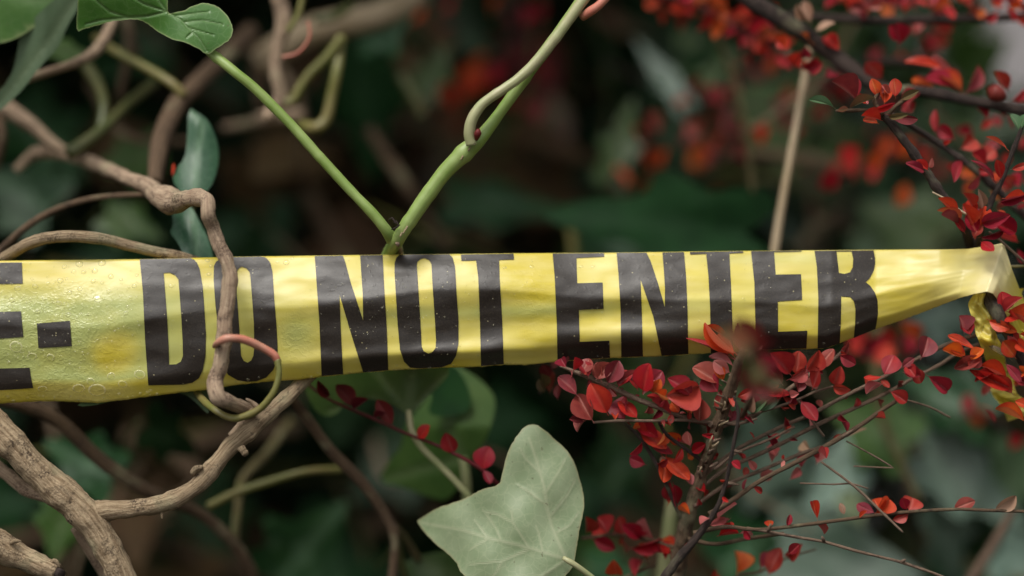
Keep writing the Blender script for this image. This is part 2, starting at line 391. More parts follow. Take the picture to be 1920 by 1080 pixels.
# small oval cotoneaster leaves, base at origin (short stalk), tip +Y, length 1, half width .5 (scaled per leaf)
def oval_mesh(k):
    rn = random.Random(100 + k); rows = 11; cols = [-1, -.62, -.26, -.05, .05, .26, .62, 1]
    fold = rn.uniform(.05, .5) if k % 2 else rn.uniform(.6, 1.5); bend = rn.uniform(-1.3, .7); tw = rn.uniform(-.9, .9); lop = rn.uniform(-.18, .18); point = rn.uniform(.55, 1.0); asym = rn.uniform(-.08, .08)
    V, F, va, ea = [], [], [], []
    for i in range(rows):
        t = (i / (rows - 1)); t = .5 - .5 * math.cos(math.pi * t) if i not in (0, rows - 1) else t; wv = (max(0.0, math.sin(math.pi * (t ** (1.18 + .8*asym)))) ** (.50 + .14*point)) * .5
        if i == rows - 1: wv = .06
        if i == 0: wv = .03
        for c in cols:
            x = c * wv * (1 + lop * (1 if c > 0 else -1)); y = .10 + .90 * t; z = abs(x) * fold + bend * (t ** 1.8) * .35 + tw * x * t * .5
            z += .015 * math.sin(5*t + 3*c + k)
            V.append((x, y, z)); va.append(1.0 if abs(c) < .1 else 0.0); ea.append(.55 if abs(c) == 1 else 0.0)
    m = len(cols)
    for i in range(rows - 1):
        for c in range(m - 1): F.append((i*m + c, i*m + c + 1, (i+1)*m + c + 1, (i+1)*m + c))
    b = len(V)                                             # the stalk, three sided
    for y in (-.03, .14):
        for a in range(3):
            V.append((.022*math.cos(a*2.1), y, .022*math.sin(a*2.1) - .01)); va.append(1.0); ea.append(0.0)
    for a in range(3): F.append((b + a, b + (a+1) % 3, b + 3 + (a+1) % 3, b + 3 + a))
    return raw_mesh('oval_leaf', V, F, {'vein': va, 'edge': ea})
OVAL = [oval_mesh(k) for k in range(20)]
MESHCACHE = {}
def with_mat(me, mat):
    key = (me.name, mat.name)
    if key not in MESHCACHE:
        m = me.copy(); m.materials.clear(); m.materials.append(mat); MESHCACHE[key] = m
    return MESHCACHE[key]
def orient(base, tip, roll, width, normal_hint=Vector((0, -1, 0.35))):
    y = tip - base; L = y.length; y.normalize()
    z = normal_hint - y * normal_hint.dot(y)
    if z.length < 1e-3: z = Vector((1, 0, 0)) - y * y.x
    z.normalize(); z = Matrix.Rotation(roll, 3, y) @ z; x = y.cross(z)
    M = Matrix((x * width, y * L, z * (L * .5 + width * .5))).transposed().to_4x4(); M.translation = base
    return M
def place(name, me, mat, parent, M):
    o = bpy.data.objects.new(name, with_mat(me, mat)); C.objects.link(o); o.parent = parent
    o.matrix_basis = Matrix.Translation(-Vector(parent.location)) @ M
    return o
def leaf(parent, bx, by, tx, ty, wd, mat, d=0.0, dt=0.0, roll=None, var=None, name='leaf'):
    """one small leaf from its base pixel to its tip pixel, WD pixels wide, DT metres of tip depth"""
    wd *= .98
    b, t = P(bx, by, d), P(tx, ty, d + dt)
    r = rad(random.uniform(-45, 45)) if roll is None else rad(roll + random.uniform(-18, 18))
    return place(name, random.choice(OVAL) if var is None else OVAL[var], mat, parent, orient(b, t, r, wd * PX(d)))
def ivyleaf(parent, bx, by, tx, ty, wd, mat, d=0.0, dt=0.0, roll=0, name='leaf', low=False):
    b, t = P(bx, by, d), P(tx, ty, d + dt)
    return place(name, random.choice(IVY_LOW if low else IVY), mat, parent, orient(b, t, rad(roll), wd * PX(d) / 1.1))
def pick(mats):
    return random.choices([m for m, _ in mats], [x for _, x in mats])[0]
def foliate(parent, pts, n, size, mats, spread=.02, t0=0.0, t1=1.0, ang=60, back=False):
    """alternate leaves along a twig given by its (px, py, d, r) points"""
    Q = catmull([p[:3] for p in pts], 6); m = len(Q)
    for i in range(n):
        t = t0 + (t1 - t0) * (i + random.uniform(.1, .9)) / n; q = Q[min(m - 1, int(t * (m - 1)))]; q2 = Q[min(m - 1, int(t * (m - 1)) + 1)]; q1 = Q[max(0, int(t*(m-1)) - 1)]
        a = math.atan2(q2[1] - q1[1], q2[0] - q1[0]) + (1 if i % 2 else -1) * rad(random.uniform(ang - 30, ang + 30))
        L = size * random.uniform(.5, 1.3); kk = PX(q[2]) / S
        leaf(parent, q[0], q[1], q[0] + math.cos(a) * L / kk, q[1] + math.sin(a) * L / kk, L * random.uniform(.5, .72), pick(mats), q[2], random.uniform(-spread, spread), random.uniform(-70, 70))
def scatter(parent, x0, y0, x1, y1, n, size, mats, d0, d1, fn=leaf, wr=(.5, .75), **k):
    for i in range(n):
        x, y = random.uniform(x0, x1), random.uniform(y0, y1); a = random.uniform(0, 6.28); L = size * random.uniform(.7, 1.3); d = random.uniform(d0, d1)
        fn(parent, x, y, x + math.cos(a) * L, y + math.sin(a) * L, L * random.uniform(*wr), pick(mats), d, random.uniform(-.4, .4) * L * S, random.uniform(-60, 60), **k)

# ================================================================== SETTING
def sheet(name, x0, y0, x1, y1, z, n, amp, mat):
    V, F = [], []
    for j in range(n + 1):
        for i in range(n + 1):
            u, v = (i/n*2 - 1), (j/n*2 - 1); x = (x0+x1)/2 + (x1-x0)/2 * u*abs(u)**1.5; y = (y0+y1)/2 + (y1-y0)/2 * v*abs(v)**1.5
            V.append((x, y, z + amp * noise.noise(Vector((x*3, y*3, 0)))))
    for j in range(n):
        for i in range(n): F.append((j*(n+1)+i, j*(n+1)+i+1, (j+1)*(n+1)+i+1, (j+1)*(n+1)+i))
    return tag(link(name, raw_mesh(name, V, F), None, mat), kind='structure')
sheet('ground', -200, -200, 200, 200, 0.0, 90, .03, SOIL)
# an added dark sheet behind the shrubs that keeps the gaps dark
V, F = [], []; nx, nz = 60, 24
for j in range(nz + 1):
    for i in range(nx + 1):
        x = -2.4 + 2.80 * i / nx; z = -.05 + 2.1 * j / nz
        V.append((x, 1.45 + .35 * z * .5 + .07 * noise.noise(Vector((x*3, z*3, 2))) + .03*noise.noise(Vector((x*11, z*11, 5))), z + .05*noise.noise(Vector((x*2.2, 0, 0)))))
for j in range(nz):
    for i in range(nx): a = j*(nx+1)+i; F.append((a, a+1, a+nx+2, a+nx+1))
tag(link('dark_backdrop', raw_mesh('dark_backdrop', V, F), None, SOIL), kind='structure')
# grey rendered garden wall seen through the gap at the upper right
def boxmesh(name, x0, y0, z0, x1, y1, z1, bev=.006):
    bm = bmesh.new(); bmesh.ops.create_cube(bm, size=1)
    for v in bm.verts: v.co = Vector(((x0+x1)/2 + v.co.x*(x1-x0), (y0+y1)/2 + v.co.y*(y1-y0), (z0+z1)/2 + v.co.z*(z1-z0)))
    bmesh.ops.bevel(bm, geom=bm.edges[:], offset=bev, segments=2, affect='EDGES')
    me = bpy.data.meshes.new(name); bm.to_mesh(me); bm.free(); return me
gw = empty('garden_wall', (.9, 2.2, 0), 'blurred grey rendered wall glimpsed through the gap at the top right corner', 'wall')
link('wall_face', boxmesh('wall_face', -.2, 2.2, -.02, 4.0, 2.42, 1.75), gw, WALLM)
for i in range(7): link('coping_stone', boxmesh('coping_stone', -.22 + i*.603, 2.16, 1.753, -.22 + i*.603 + .596, 2.46, 1.81), gw, COPING)

# ================================================================== THE TAPE
def lerp_table(tab, x):
    if x <= tab[0][0]: return tab[0][1:]
    for a, b in zip(tab, tab[1:]):
        if x <= b[0]:
            t = (x - a[0]) / (b[0] - a[0]); return tuple(p + (q - p) * t for p, q in zip(a[1:], b[1:]))
    return tab[-1][1:]
TOP = [(-260, 494), (0, 489), (42, 488.5), (262, 486), (350, 484), (430, 481.5), (590, 479.3), (717, 477.6), (843, 476.3), (963, 475), (1132, 474), (1290, 471.8), (1394, 470.6), (1503, 469.6), (1640, 468.4), (1770, 467.6)]
BOT = [(-260, 768), (0, 756.5), (60, 753), (104, 752), (184, 755.5), (240, 749), (309, 739.5), (383, 731), (434, 723), (505, 715), (558, 712), (603, 706.5), (680, 699), (728, 695), (808, 690.5), (901, 687.5), (944, 684), (987, 684.5), (1045, 678), (1144, 671.5), (1240, 668), (1290, 664.6), (1360, 661), (1429, 656), (1512, 654.5), (1548, 653.5), (1574, 644), (1622, 625), (1642, 617.5), (1690, 601.5), (1718, 592.5), (1733, 586.5), (1778, 566), (1800, 559)]
# right end: pairs of top and bottom edge points (s, tx, ty, td, bx, by, bd)
ENDT = [(1640, 1640, 468.4, .004, 1640, 618, .004), (1700, 1700, 468, .004, 1698, 598, .004), (1760, 1765, 467.6, .003, 1755, 576, .003), (1800, 1815, 466.5, .007, 1797, 560, -.003), (1840, 1850, 461.5, .009, 1825, 552, -.011),
        (1880, 1882, 455.5, .010, 1850, 547, -.017), (1905, 1889, 477, .009, 1862, 551, -.014), (1930, 1897, 503, .004, 1872, 565, -.004), (1970, 1911, 540, .012, 1888, 594, .004), (2010, 1930, 585, .022, 1905, 630, .014), (2080, 1965, 650, .04, 1940, 690, .035)]
def prof(s, t):
    t0 = .40 + .06 * math.sin(s * .004 + 1) + .025 * math.sin(s * .013)
    if s > 1000: t0 += .10 * min(1, (s - 1000) / 250)
    d = 0.0
    if t < t0: q = (t0 - t) / t0; d += .0125 * q ** 1.25
    else:
        q = (t - t0) / (1 - t0); d += .0045 * q
    d += .0045 * max(0, (t - .86) / .14) ** 1.3
    # a second soft fold over the middle of the print
    sw = math.exp(-((s - 1180) / 260) ** 2); d -= .0035 * sw * math.exp(-((t - .78) / .12) ** 2)
    sw = math.exp(-((s - 860) / 190) ** 2); d -= .0028 * sw * math.exp(-((t - .86) / .07) ** 2)
    d += .0028 * noise.noise(Vector((s * .005, t * 1.7, 3))) + .0010 * noise.noise(Vector((s * .007, t * 6, 9))) + .00022 * noise.noise(Vector((s * .03, t * 14, 1)))
    return d
def tape_pt(s, t):
    tx = s
    if s <= 1640: ty, by = lerp_table(TOP, s)[0], lerp_table(BOT, s)[0]; bx = s; td = bd = .0; f = 1.0
    else:
        tx, ty, td, bx, by, bd = lerp_table(ENDT, s); f = max(0.0, 1 - (s - 1640) / 240) 
    tj = by
    jag = (1.1 * noise.noise(Vector((s * .09, 0, 0))) + .8 * noise.noise(Vector((s * .23, 4, 0)))) if s < 1850 else 0
    by2 = by
    k = min(1, max(0, (s - 1600) / 60)); 
    dd = prof(s, t) * f
    if s > 1640: dd += td + (bd - td) * t; dd += (1 - f) * (.003 * (abs(t - .5) * 2) ** 2 + .0010 * noise.noise(Vector((s*.02, t*4, 0))) + .0007 * noise.noise(Vector((s*.006, t*8, 4))))
    else: dd += .004 * max(0, (s - 1560) / 80)
    return (tx + (bx - tx) * t, ty + (by2 - ty) * t + jag * t ** 40, dd)
def tape_xy(px, py):
    """the sheet at a pixel of the straight part"""
    ty, by = lerp_table(TOP, px)[0], lerp_table(BOT, px)[0]; t = (py - ty) / (by - ty)
    return prof(px, t) + (.004 * max(0, (px - 1560) / 80))
tape = empty('barrier_tape', P(900, 580, 0), 'wet yellow plastic barrier tape printed DO NOT ENTER in black, stretched across the shrubs', 'barrier tape')
V, F, wet, grn, pal = [], [], [], [], []; scol = list(range(-260, 1640, 6)) + list(range(1640, 2081, 5)); nt_ = 56; roll = 7
for s in scol:
    p0 = tape_pt(s, 0); pN = tape_pt(s, 1)
    for j in range(roll):                                  # the top edge rolls back behind the front face
        a = (roll - j) / roll; an = a * 2.6; r = 7.0
        V.append(P(p0[0], p0[1] - (r * math.sin(an)) * .0 + (1 - math.cos(an)) * r * 2.2 * a, p0[2] + math.sin(min(an, 1.57)) * .0035 + .004 * a)); wet.append(0); grn.append(0)
    for j in range(nt_ + 1):
        t = j / nt_; q = tape_pt(s, t); V.append(P(*q))
        wl = max(0, min(1, (300 - s) / 160)) * max(0, min(1, (t - .12) / .2)) ; wl = max(wl, .75 * math.exp(-((s - 555)/38)**2) * math.exp(-((t-.68)/.22)**2), .55 * math.exp(-((s - 1000)/40)**2) * math.exp(-((t-.45)/.3)**2))
        wet.append(wl)
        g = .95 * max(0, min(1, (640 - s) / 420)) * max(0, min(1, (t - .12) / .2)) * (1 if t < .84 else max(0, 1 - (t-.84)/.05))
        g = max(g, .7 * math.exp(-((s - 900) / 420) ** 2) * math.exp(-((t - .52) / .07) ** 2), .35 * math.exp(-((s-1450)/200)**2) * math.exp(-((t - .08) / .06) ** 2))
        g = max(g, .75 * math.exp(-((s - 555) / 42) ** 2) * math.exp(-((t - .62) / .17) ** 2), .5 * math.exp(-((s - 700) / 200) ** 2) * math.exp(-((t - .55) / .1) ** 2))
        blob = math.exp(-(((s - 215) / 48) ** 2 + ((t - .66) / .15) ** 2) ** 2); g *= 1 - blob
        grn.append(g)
    for j in range(1, 4): 
        a = j / 3; V.append(P(pN[0], pN[1] - 2.5 * a * a, pN[2] + .0022 * a)); wet.append(0); grn.append(0)
    pal += [.9 * math.exp(-((s - 1890) / 55) ** 2) + .25 * math.exp(-((s - 1780) / 80) ** 2)] * (roll + nt_ + 1 + 3)
m = roll + nt_ + 1 + 3
for i in range(len(scol) - 1):
    for j in range(m - 1): F.append((i*m + j, i*m + j + 1, (i+1)*m + j + 1, (i+1)*m + j))
link('film', raw_mesh('film', V, F, {'wet': wet, 'green': grn, 'pale': pal}), tape, TAPE)

LETTERS = [
 ('E', [[(-70,493),(41,492),(42.5,531.5),(-10,532.5),(-9,585),(39.5,583.5),(43.5,631.5),(-6,635),(-4,691),(55.5,689.5),(58,708),(62.5,727.5),(30,730),(-70,735)]]),
 ('square dot', [[(69,606.5),(131,601.3),(134.5,649),(72,652.5)]]),
 ('D', [[(262,486.2),(357,484),(364,486.5),(369,492),(374.5,504),(380,537),(383,578),(386,626),(385,667),(380,694),(373,709),(361,717.5),(345,721),(278,722.5),(272,638),(268,549)],
        [(307,512),(318,511),(328.5,516),(334.5,524),(336.5,549),(339.5,590),(342.3,638),(343,667),(339,678),(330,683),(317,683.5),(316,650),(313,593),(309,540)]]),
 ('O', [[(401,498.5),(405.5,490),(416,484.3),(431,482),(487,481),(497,482),(502,486),(507,493),(511,510),(514,558),(518,608),(520.5,650),(519.6,676),(512,694),(499,708),(481,715),(463,716),(445.5,713),(428,703),(420,691),(416,667),(410,626),(404,573),(400.5,525)],
        [(442.6,519),(444,509),(448.5,502),(454,500),(462,503),(468,510),(470,525),(473,564),(476,608),(476.7,652.6),(475,667),(471,676),(464,680),(457,676.5),(452,667),(450,638),(447,593),(444,555)]]),
 ('N', [[(590,480),(643,479.2),(648,493),(657,528),(681,601.5),(680,549),(675,478.6),(717.5,478.1),(720,534),(725,614),(728,694.2),(681,698.3),(658,625),(636.5,552),(638,600),(640,643),(643.5,701.5),(603,705.2),(599,608),(594,537)]]),
 ('O', [[(739.6,510),(740,492.6),(743,483),(749,477.8),(770,477.2),(843,476.8),(849,483.7),(853,498.5),(856,549),(859.6,602),(859.6,643.7),(855,667),(846,682),(828.5,688.7),(787,690.8),(769,689.4),(757.4,677.8),(750,655.6),(745.6,608),(742.6,557.8)],
        [(781.7,498.5),(782.6,491),(788.5,486),(796,484),(805,488),(809,495.6),(811,534),(815,593),(817.6,637.8),(816.7,652.6),(810.7,660),(803,663),(794.4,658.5),(790.6,649.6),(788.5,608),(784.7,549)]]),
 ('T', [[(864,477),(963,475.6),(964,486.7),(936,487.2),(936.7,519),(941,593),(944.7,683),(902,686.4),(899.6,593),(896.7,519),(892.5,488.2),(865,489)]]),
 ('E', [[(1036,475.2),(1132.8,474.6),(1133,481.2),(1081,483.7),(1081.5,510),(1082.4,531),(1130,529.6),(1131.6,579),(1085.4,581),(1086,610),(1087,641),(1142.6,638.7),(1144,671),(1045.4,677),(1044,608),(1040,519)]]),
 ('N', [[(1156,474),(1212,473.5),(1220,489.6),(1233.7,531),(1246.5,575.6),(1246.8,540),(1245.6,519),(1242,473.2),(1282.6,472.5),(1286.4,519),(1289,578.5),(1290.6,664),(1240.5,667.2),(1224.8,593),(1201,523.7),(1203.5,593),(1205.6,668.3),(1165,670),(1163.5,578.5),(1159.6,513)]]),
 ('T', [[(1293.6,472.4),(1393.7,471),(1393.7,473.8),(1367.6,475.2),(1370.6,534),(1373,602),(1375,660),(1333,662.5),(1331.5,578.5),(1328.5,519),(1324,476),(1293.9,477)]]),
 ('E', [[(1408,470.8),(1503,470),(1503,471.6),(1451.5,472.6),(1454.4,514.7),(1502,514),(1504,562),(1458.3,565),(1459,622),(1513.7,620),(1512,653.6),(1417,656),(1416,588),(1414.4,529)]]),
 ('R', [[(1527,470.2),(1638,469.2),(1641,484),(1641,495),(1638,508),(1630.7,521.5),(1623.3,529),(1632,536),(1641,549.6),(1645.6,564),(1646.3,588),(1644,605),(1641.5,617),(1601,634),(1603.5,606),(1604,579),(1601,564),(1593.7,556.6),(1577.4,555.6),(1576.5,606),(1574.5,643.5),(1547.8,653),(1533,653.5),(1534.4,558.5),(1531.5,499)],
        [(1568.5,471.6),(1596.5,471.4),(1599.6,484.4),(1599,500.7),(1593.7,510.5),(1583.3,513.5),(1573,511.5)]]),
]
for ch, polys in LETTERS:
    V2, F = poly_grid(polys, 4.0)
    V = []
    for x, y in V2:
        q = P(x, y, tape_xy(x, y)); V.append(q + (Vector((0, -DIST, CH)) - q).normalized() * .00042)
    F = [tuple(reversed(f)) for f in F]
    o = link('letter', raw_mesh('letter', V, F), tape, PRINT); o['label'] = 'black printed ' + (('letter ' + ch) if len(ch) == 1 else ch)

# knotted, crumpled tail of the tape behind the dark twig
def ribbon(name, pts, parent, mat, n=40, rows=10, amp=.004, seed=0):
    """pts: (left x, left y, right x, right y, depth)"""
    Q = catmull([(p[0], p[1], p[2], p[3], p[4]) for p in pts], 4); V, F = [], []
    for i, q in enumerate(Q):
        for j in range(rows + 1):
            t = j / rows; d = q[4] + amp * noise.noise(Vector((i * .16 + seed, t * 2.3, seed))) + amp * .4 * noise.noise(Vector((i * .4, t * 5, seed)))
            ex = 2.0 * noise.noise(Vector((i*.3, seed, j > rows/2)))
            V.append(P(q[0] + (q[2] - q[0]) * t + ex, q[1] + (q[3] - q[1]) * t, d))
    for i in range(len(Q) - 1):
        for j in range(rows): a = i*(rows+1) + j; F.append((a, a + rows + 1, a + rows + 2, a + 1))
    return link(name, raw_mesh(name, V, F, {'wet': [0.0]*len(V), 'green': [0.0]*len(V)}), parent, mat)
ribbon('crumpled_tail', [(1826, 550, 1854, 550, .004), (1816, 570, 1850, 572, .002), (1822, 595, 1862, 595, .0), (1830, 625, 1866, 622, .0), (1842, 658, 1882, 655, .004), (1850, 680, 1886, 680, .03), (1862, 710, 1900, 705, .035), (1858, 735, 1905, 735, .03), (1878, 762, 1925, 752, .03), (1890, 790, 1950, 770, .035)], tape, TAPE, seed=3, amp=.008)
ribbon('crumpled_tail', [(1884, 545, 1920, 540, .02), (1886, 590, 1905, 585, .02), (1900, 622, 1916, 615, .02), (1908, 650, 1935, 640, .02), (1915, 680, 1945, 670, .03)], tape, TAPE, seed=9, amp=.006)

# water on the tape
def drop_mesh(k):
    rn = random.Random(k); V, F = [], []; rings, sg = 6, 14
    ph = rn.uniform(0, 6.28); ec = rn.uniform(.0, .12)
    for i in range(rings):
        a = i / rings * math.pi / 2 * .98; rr, zz = math.cos(a), math.sin(a)
        for s_ in range(sg):
            an = 2*math.pi*s_/sg; e = 1 + ec * math.cos(2*an + ph)
            V.append((rr*math.cos(an)*e, rr*math.sin(an)*e, zz * .40 - .06))
    V.append((0, 0, .34))
    for i in range(rings - 1):
        for s_ in range(sg): F.append((i*sg + s_, i*sg + (s_+1) % sg, (i+1)*sg + (s_+1) % sg, (i+1)*sg + s_))
    for s_ in range(sg): F.append(((rings-1)*sg + s_, (rings-1)*sg + (s_+1) % sg, rings*sg))
    rim_ = [(.05, .42, .25, .03, 0, 0)[min(5, i // sg)] if i < rings*sg else 0 for i in range(len(V))]  # strength of the painted bright ring, strongest near the foot
    me = raw_mesh('water_drop', V, F, {'rim_glint': rim_}); me.materials.append(WATER); return me
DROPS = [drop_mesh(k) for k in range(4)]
def tape_frame(x, y):
    a = P(x, y, tape_xy(x, y)); e = 2.0
    u = (P(x + e, y, tape_xy(x + e, y)) - P(x - e, y, tape_xy(x - e, y))).normalized(); v = (P(x, y - e, tape_xy(x, y - e)) - P(x, y + e, tape_xy(x, y + e))).normalized()
    nn = u.cross(v).normalized()
    if nn.y > 0: nn = -nn
    v = nn.cross(u).normalized()
    return a + nn * .00010, u, v, nn
drops = [(33,541,6.5),(66,537,6),(22,562,6),(19,574,5),(128,590,6),(138,509,5),(157,510,5),(178,508,6),(149,495,8),(191,493,8),(121,500,5),(113,526,6.5),(208,518,6),(90,531,4),(110,569,6.5),(130,549,5.5),(150,541,6),(57,560,4),(175,527,5),(191,530,4),(204,546,5),(183,560,9),(252,536,5),(245,557,4),(236,587,5),(207,598,4.5),(71,584,5),(82,560,4),(60,523,3.5),(125,523,3.5),(240,575,4),(227,524,4),(257,516,3.5),
         (389,488,5),(392,514,4.5),(396,499,3.5),(537,492,6.5),(548,484,4),(520,491,3.5),(321,536,5),(997,500,5),(946,502,3.5),(1090,500,3.5),(1111,500,4),(148,728,12),(182,731,17),(262,702,11),(170,715,8),(230,720,9),(208,705,8),(80,729,9),(30,650,13),(60,668,9),(95,670,8),(1452,519,3)]
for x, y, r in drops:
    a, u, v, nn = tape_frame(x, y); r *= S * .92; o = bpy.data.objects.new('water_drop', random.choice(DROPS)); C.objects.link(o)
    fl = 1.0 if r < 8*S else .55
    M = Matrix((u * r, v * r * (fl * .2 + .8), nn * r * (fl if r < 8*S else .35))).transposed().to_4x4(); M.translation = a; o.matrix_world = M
    where = ('flattened water drop near the bottom edge of the wet tape' if y > 640 else 'small water drop high on the tape right of the D' if x > 270 else
             'round water drop on the tape above the square dot' if x < 95 else 'round water drop at the top edge of the tape left of the D' if y < 515 else 'round water drop mid-height on the tape left of the D')
    tag(o, where, 'water drop', 'water drops beaded on the tape')
V, F = [], []; rn = random.Random(5)
def bead(x, y, r, h=.6):
    a, u, v, nn = tape_frame(x, y); a = a + nn * (.0003 if x > 262 else 0); b = len(V); sg = 7; r *= S
    for i, (rr, zz) in enumerate(((1, 0), (.8, .5), (.4, .85))):
        for s_ in range(sg): an = 2*math.pi*s_/sg; V.append(a + (u*math.cos(an) + v*math.sin(an)) * rr * r + nn * zz * r * h)
    V.append(a + nn * r * h)
    for i in range(2):
        for s_ in range(sg): F.append((b + i*sg + s_, b + i*sg + (s_+1) % sg, b + (i+1)*sg + (s_+1) % sg, b + (i+1)*sg + s_))
    for s_ in range(sg): F.append((b + 2*sg + s_, b + 2*sg + (s_+1) % sg, b + 3*sg))
for _ in range(420): x = rn.uniform(265, 1650); y = rn.gauss(575, 50); ty, by = lerp_table(TOP, x)[0] + 6, lerp_table(BOT, x)[0] - 6; y = max(ty, min(by, y)); bead(x, y, rn.uniform(.8, 1.9) * (1.5 if rn.random() < .12 else 1), .9)
for _ in range(240): x = rn.uniform(-20, 262); y = rn.uniform(494, 690); bead(x, y, rn.uniform(1, 3.4), .7)
for _ in range(45): x = rn.uniform(-20, 600); by = lerp_table(BOT, x)[0]; bead(x, by - rn.uniform(2, 12), rn.uniform(1.5, 4.5), .5)
for _ in range(25): x = rn.uniform(600, 1040); by = lerp_table(BOT, x)[0]; bead(x, by - rn.uniform(1, 5), rn.uniform(1, 3), .5)
tag(link('water_beads', raw_mesh('water_beads', V, F, {'rim_glint': [.06] * len(V)}), None, WATER), 'fine spray of tiny water beads over the printed tape', 'water beads', kind='stuff')  # faint glint painted over each whole bead

# ================================================================== LEFT: WOODY VINES AND IVY
K = lambda px, py, d: P(px, py, d)
# big forked limb, lower left
o = empty('forked_branch', K(170, 955, 0), 'thick tan ivy limb forking at the lower left, its curved arm rising to the tape', 'branch')
tube('limb', [(-60, 745, .0, 29), (0, 808, 0, 28), (80, 893, 0, 28), (150, 955, 0, 30), (192, 1010, 0, 28), (228, 1080, 0, 26), (268, 1180, 0, 26)], BARK, o, step=4, sides=30, rough=.13, nscale=120, knots=((.46, .12, .05), (.22, .08, .03)))
tube('side_arm', [(160, 960, .005, 22), (205, 957, 0, 17.5), (255, 953, 0, 16.5), (310, 942, -.002, 17), (365, 914, -.002, 16), (405, 870, 0, 16), (432, 838, 0, 17), (455, 818, 0, 16), (500, 780, .004, 15), (545, 738, .012, 14), (590, 695, .02, 13), (640, 650, .03, 12)], BARK, o, step=5, sides=22, rough=.16, nscale=140, knots=((.60, .28, .02), (.43, .16, .03), (.06, .2, .03), (.5, -.08, .02), (.28, .08, .02)))
tube('spur', [(362, 888, -.004, 7), (368, 878, -.006, 6), (380, 876, -.007, 4)], BARK, o, step=3, rough=.3, nscale=400)
tube('spur', [(452, 840, -.008, 8), (460, 850, -.01, 6), (462, 846, -.012, 3)], BARK, o, step=3, rough=.3, nscale=400)
tube('thorn', [(303, 962, -.003, 3), (304, 972, -.004, 1.5)], BARK, o, step=3)
tube('side_shoot', [(-20, 865, .02, 14), (20, 895, .02, 12), (50, 920, .02, 12), (85, 932, .018, 10), (120, 948, .012, 9)], BARK_PINK, o, step=5, sides=14, rough=.18, nscale=160)
tube('side_shoot', [(140, 990, .02, 9), (165, 1030, .025, 9), (200, 1085, .03, 10)], BARK_PINK, o, step=5, sides=12, rough=.1)
o = empty('cut_branch', K(0, 1010, 0), 'snapped brown branch stub with a hollow end in the bottom left corner', 'branch')
tube('limb', [(-50, 1005, 0, 34), (0, 1025, 0, 30), (40, 1045, 0, 24), (80, 1062, -.004, 20), (108, 1073, -.006, 17)], BARK, o, step=4, sides=22, rough=.16, nscale=160)
tube('hollow_core', [(100, 1070, -.006, 11), (116, 1077, -.010, 9)], BARK_DARK, o, step=3, sides=12)
for a, b in (((20, 1018), (40, 1015)), ((95, 1055), (113, 1066))): tube('bark_flake', [(a[0], a[1], -.006, 4), ((a[0]+b[0])/2, a[1]-4, -.008, 4), (b[0], b[1], -.008, 1)], BARK, o, step=3, rough=.3, nscale=300)

# vine that crosses in front of the tape
o = empty('crossing_vine', K(330, 375, 0), 'crooked brown woody vine crossing in front of the tape over the first O', 'vine')
tube('stem', [(-30, 175, .12, 15), (20, 208, .12, 17), (60, 235, .12, 14), (90, 262, .12, 11), (130, 290, .12, 10)], BARK_PINK, o, step=6, sides=16, rough=.12)
tube('stem', [(30, 320, .13, 8), (55, 295, .13, 11), (85, 282, .125, 15), (130, 290, .12, 13), (180, 308, .10, 13), (230, 330, .06, 13), (275, 348, .045, 15), (300, 368, .03, 20), (330, 378, .015, 19), (362, 370, .0, 14), (388, 376, -.012, 14), (390, 400, -.018, 14), (398, 425, -.014, 14), (412, 460, -.014, 14), (428, 500, -.015, 13.5), (431, 535, -.016, 13.5), (424, 580, -.017, 14), (420, 630, -.018, 14), (414, 680, -.018, 14.5), (403, 715, -.018, 15), (410, 745, -.022, 14), (440, 758, -.012, 13), (470, 774, .002, 13), (455, 800, .008, 13), (438, 822, .008, 14)], BARK_PINK, o, step=4, sides=20, rough=.2, nscale=150, knots=((.365, .22, .02), (.42, .15, .015), (.745, .14, .01), (.87, .15, .02)))
tube('stem', [(130, 288, .10, 14), (170, 260, .11, 12), (200, 235, .12, 10), (240, 195, .14, 10), (290, 155, .16, 9)], STEM_DIM, o, step=6)
tube('stem', [(188, 250, .12, 10), (195, 200, .13, 10), (185, 160, .14, 11), (160, 120, .15, 12)], STEM_DIM, o, step=6)
tube('stem', [(290, 345, .07, 15), (300, 270, .09, 18), (330, 200, .11, 19), (365, 160, .13, 18), (430, 100, .16, 18), (470, 60, .19, 18)], BARK_BROWN, o, step=6, rough=.1)
tube('stem', [(345, 180, .11, 10), (320, 155, .11, 9), (270, 125, .12, 9), (220, 98, .13, 9), (180, 70, .14, 9)], STEM_OLIVE, o, step=6)
tube('stem', [(40, 150, .08, 9), (90, 135, .08, 8), (140, 118, .08, 9), (180, 95, .09, 11), (205, 55, .10, 10), (215, 20, .11, 9)], BARK_PINK, o, step=6)
tube('spur', [(470, 775, -.004, 9), (482, 765, -.01, 6), (470, 753, -.012, 4), (462, 748, -.014, 2)], BARK_PINK, o, step=3, rough=.3, nscale=300)
tube('stem', [(-5, 210, .11, 9), (5, 260, .11, 9), (-10, 320, .12, 8)], BARK_BROWN, o, step=6)
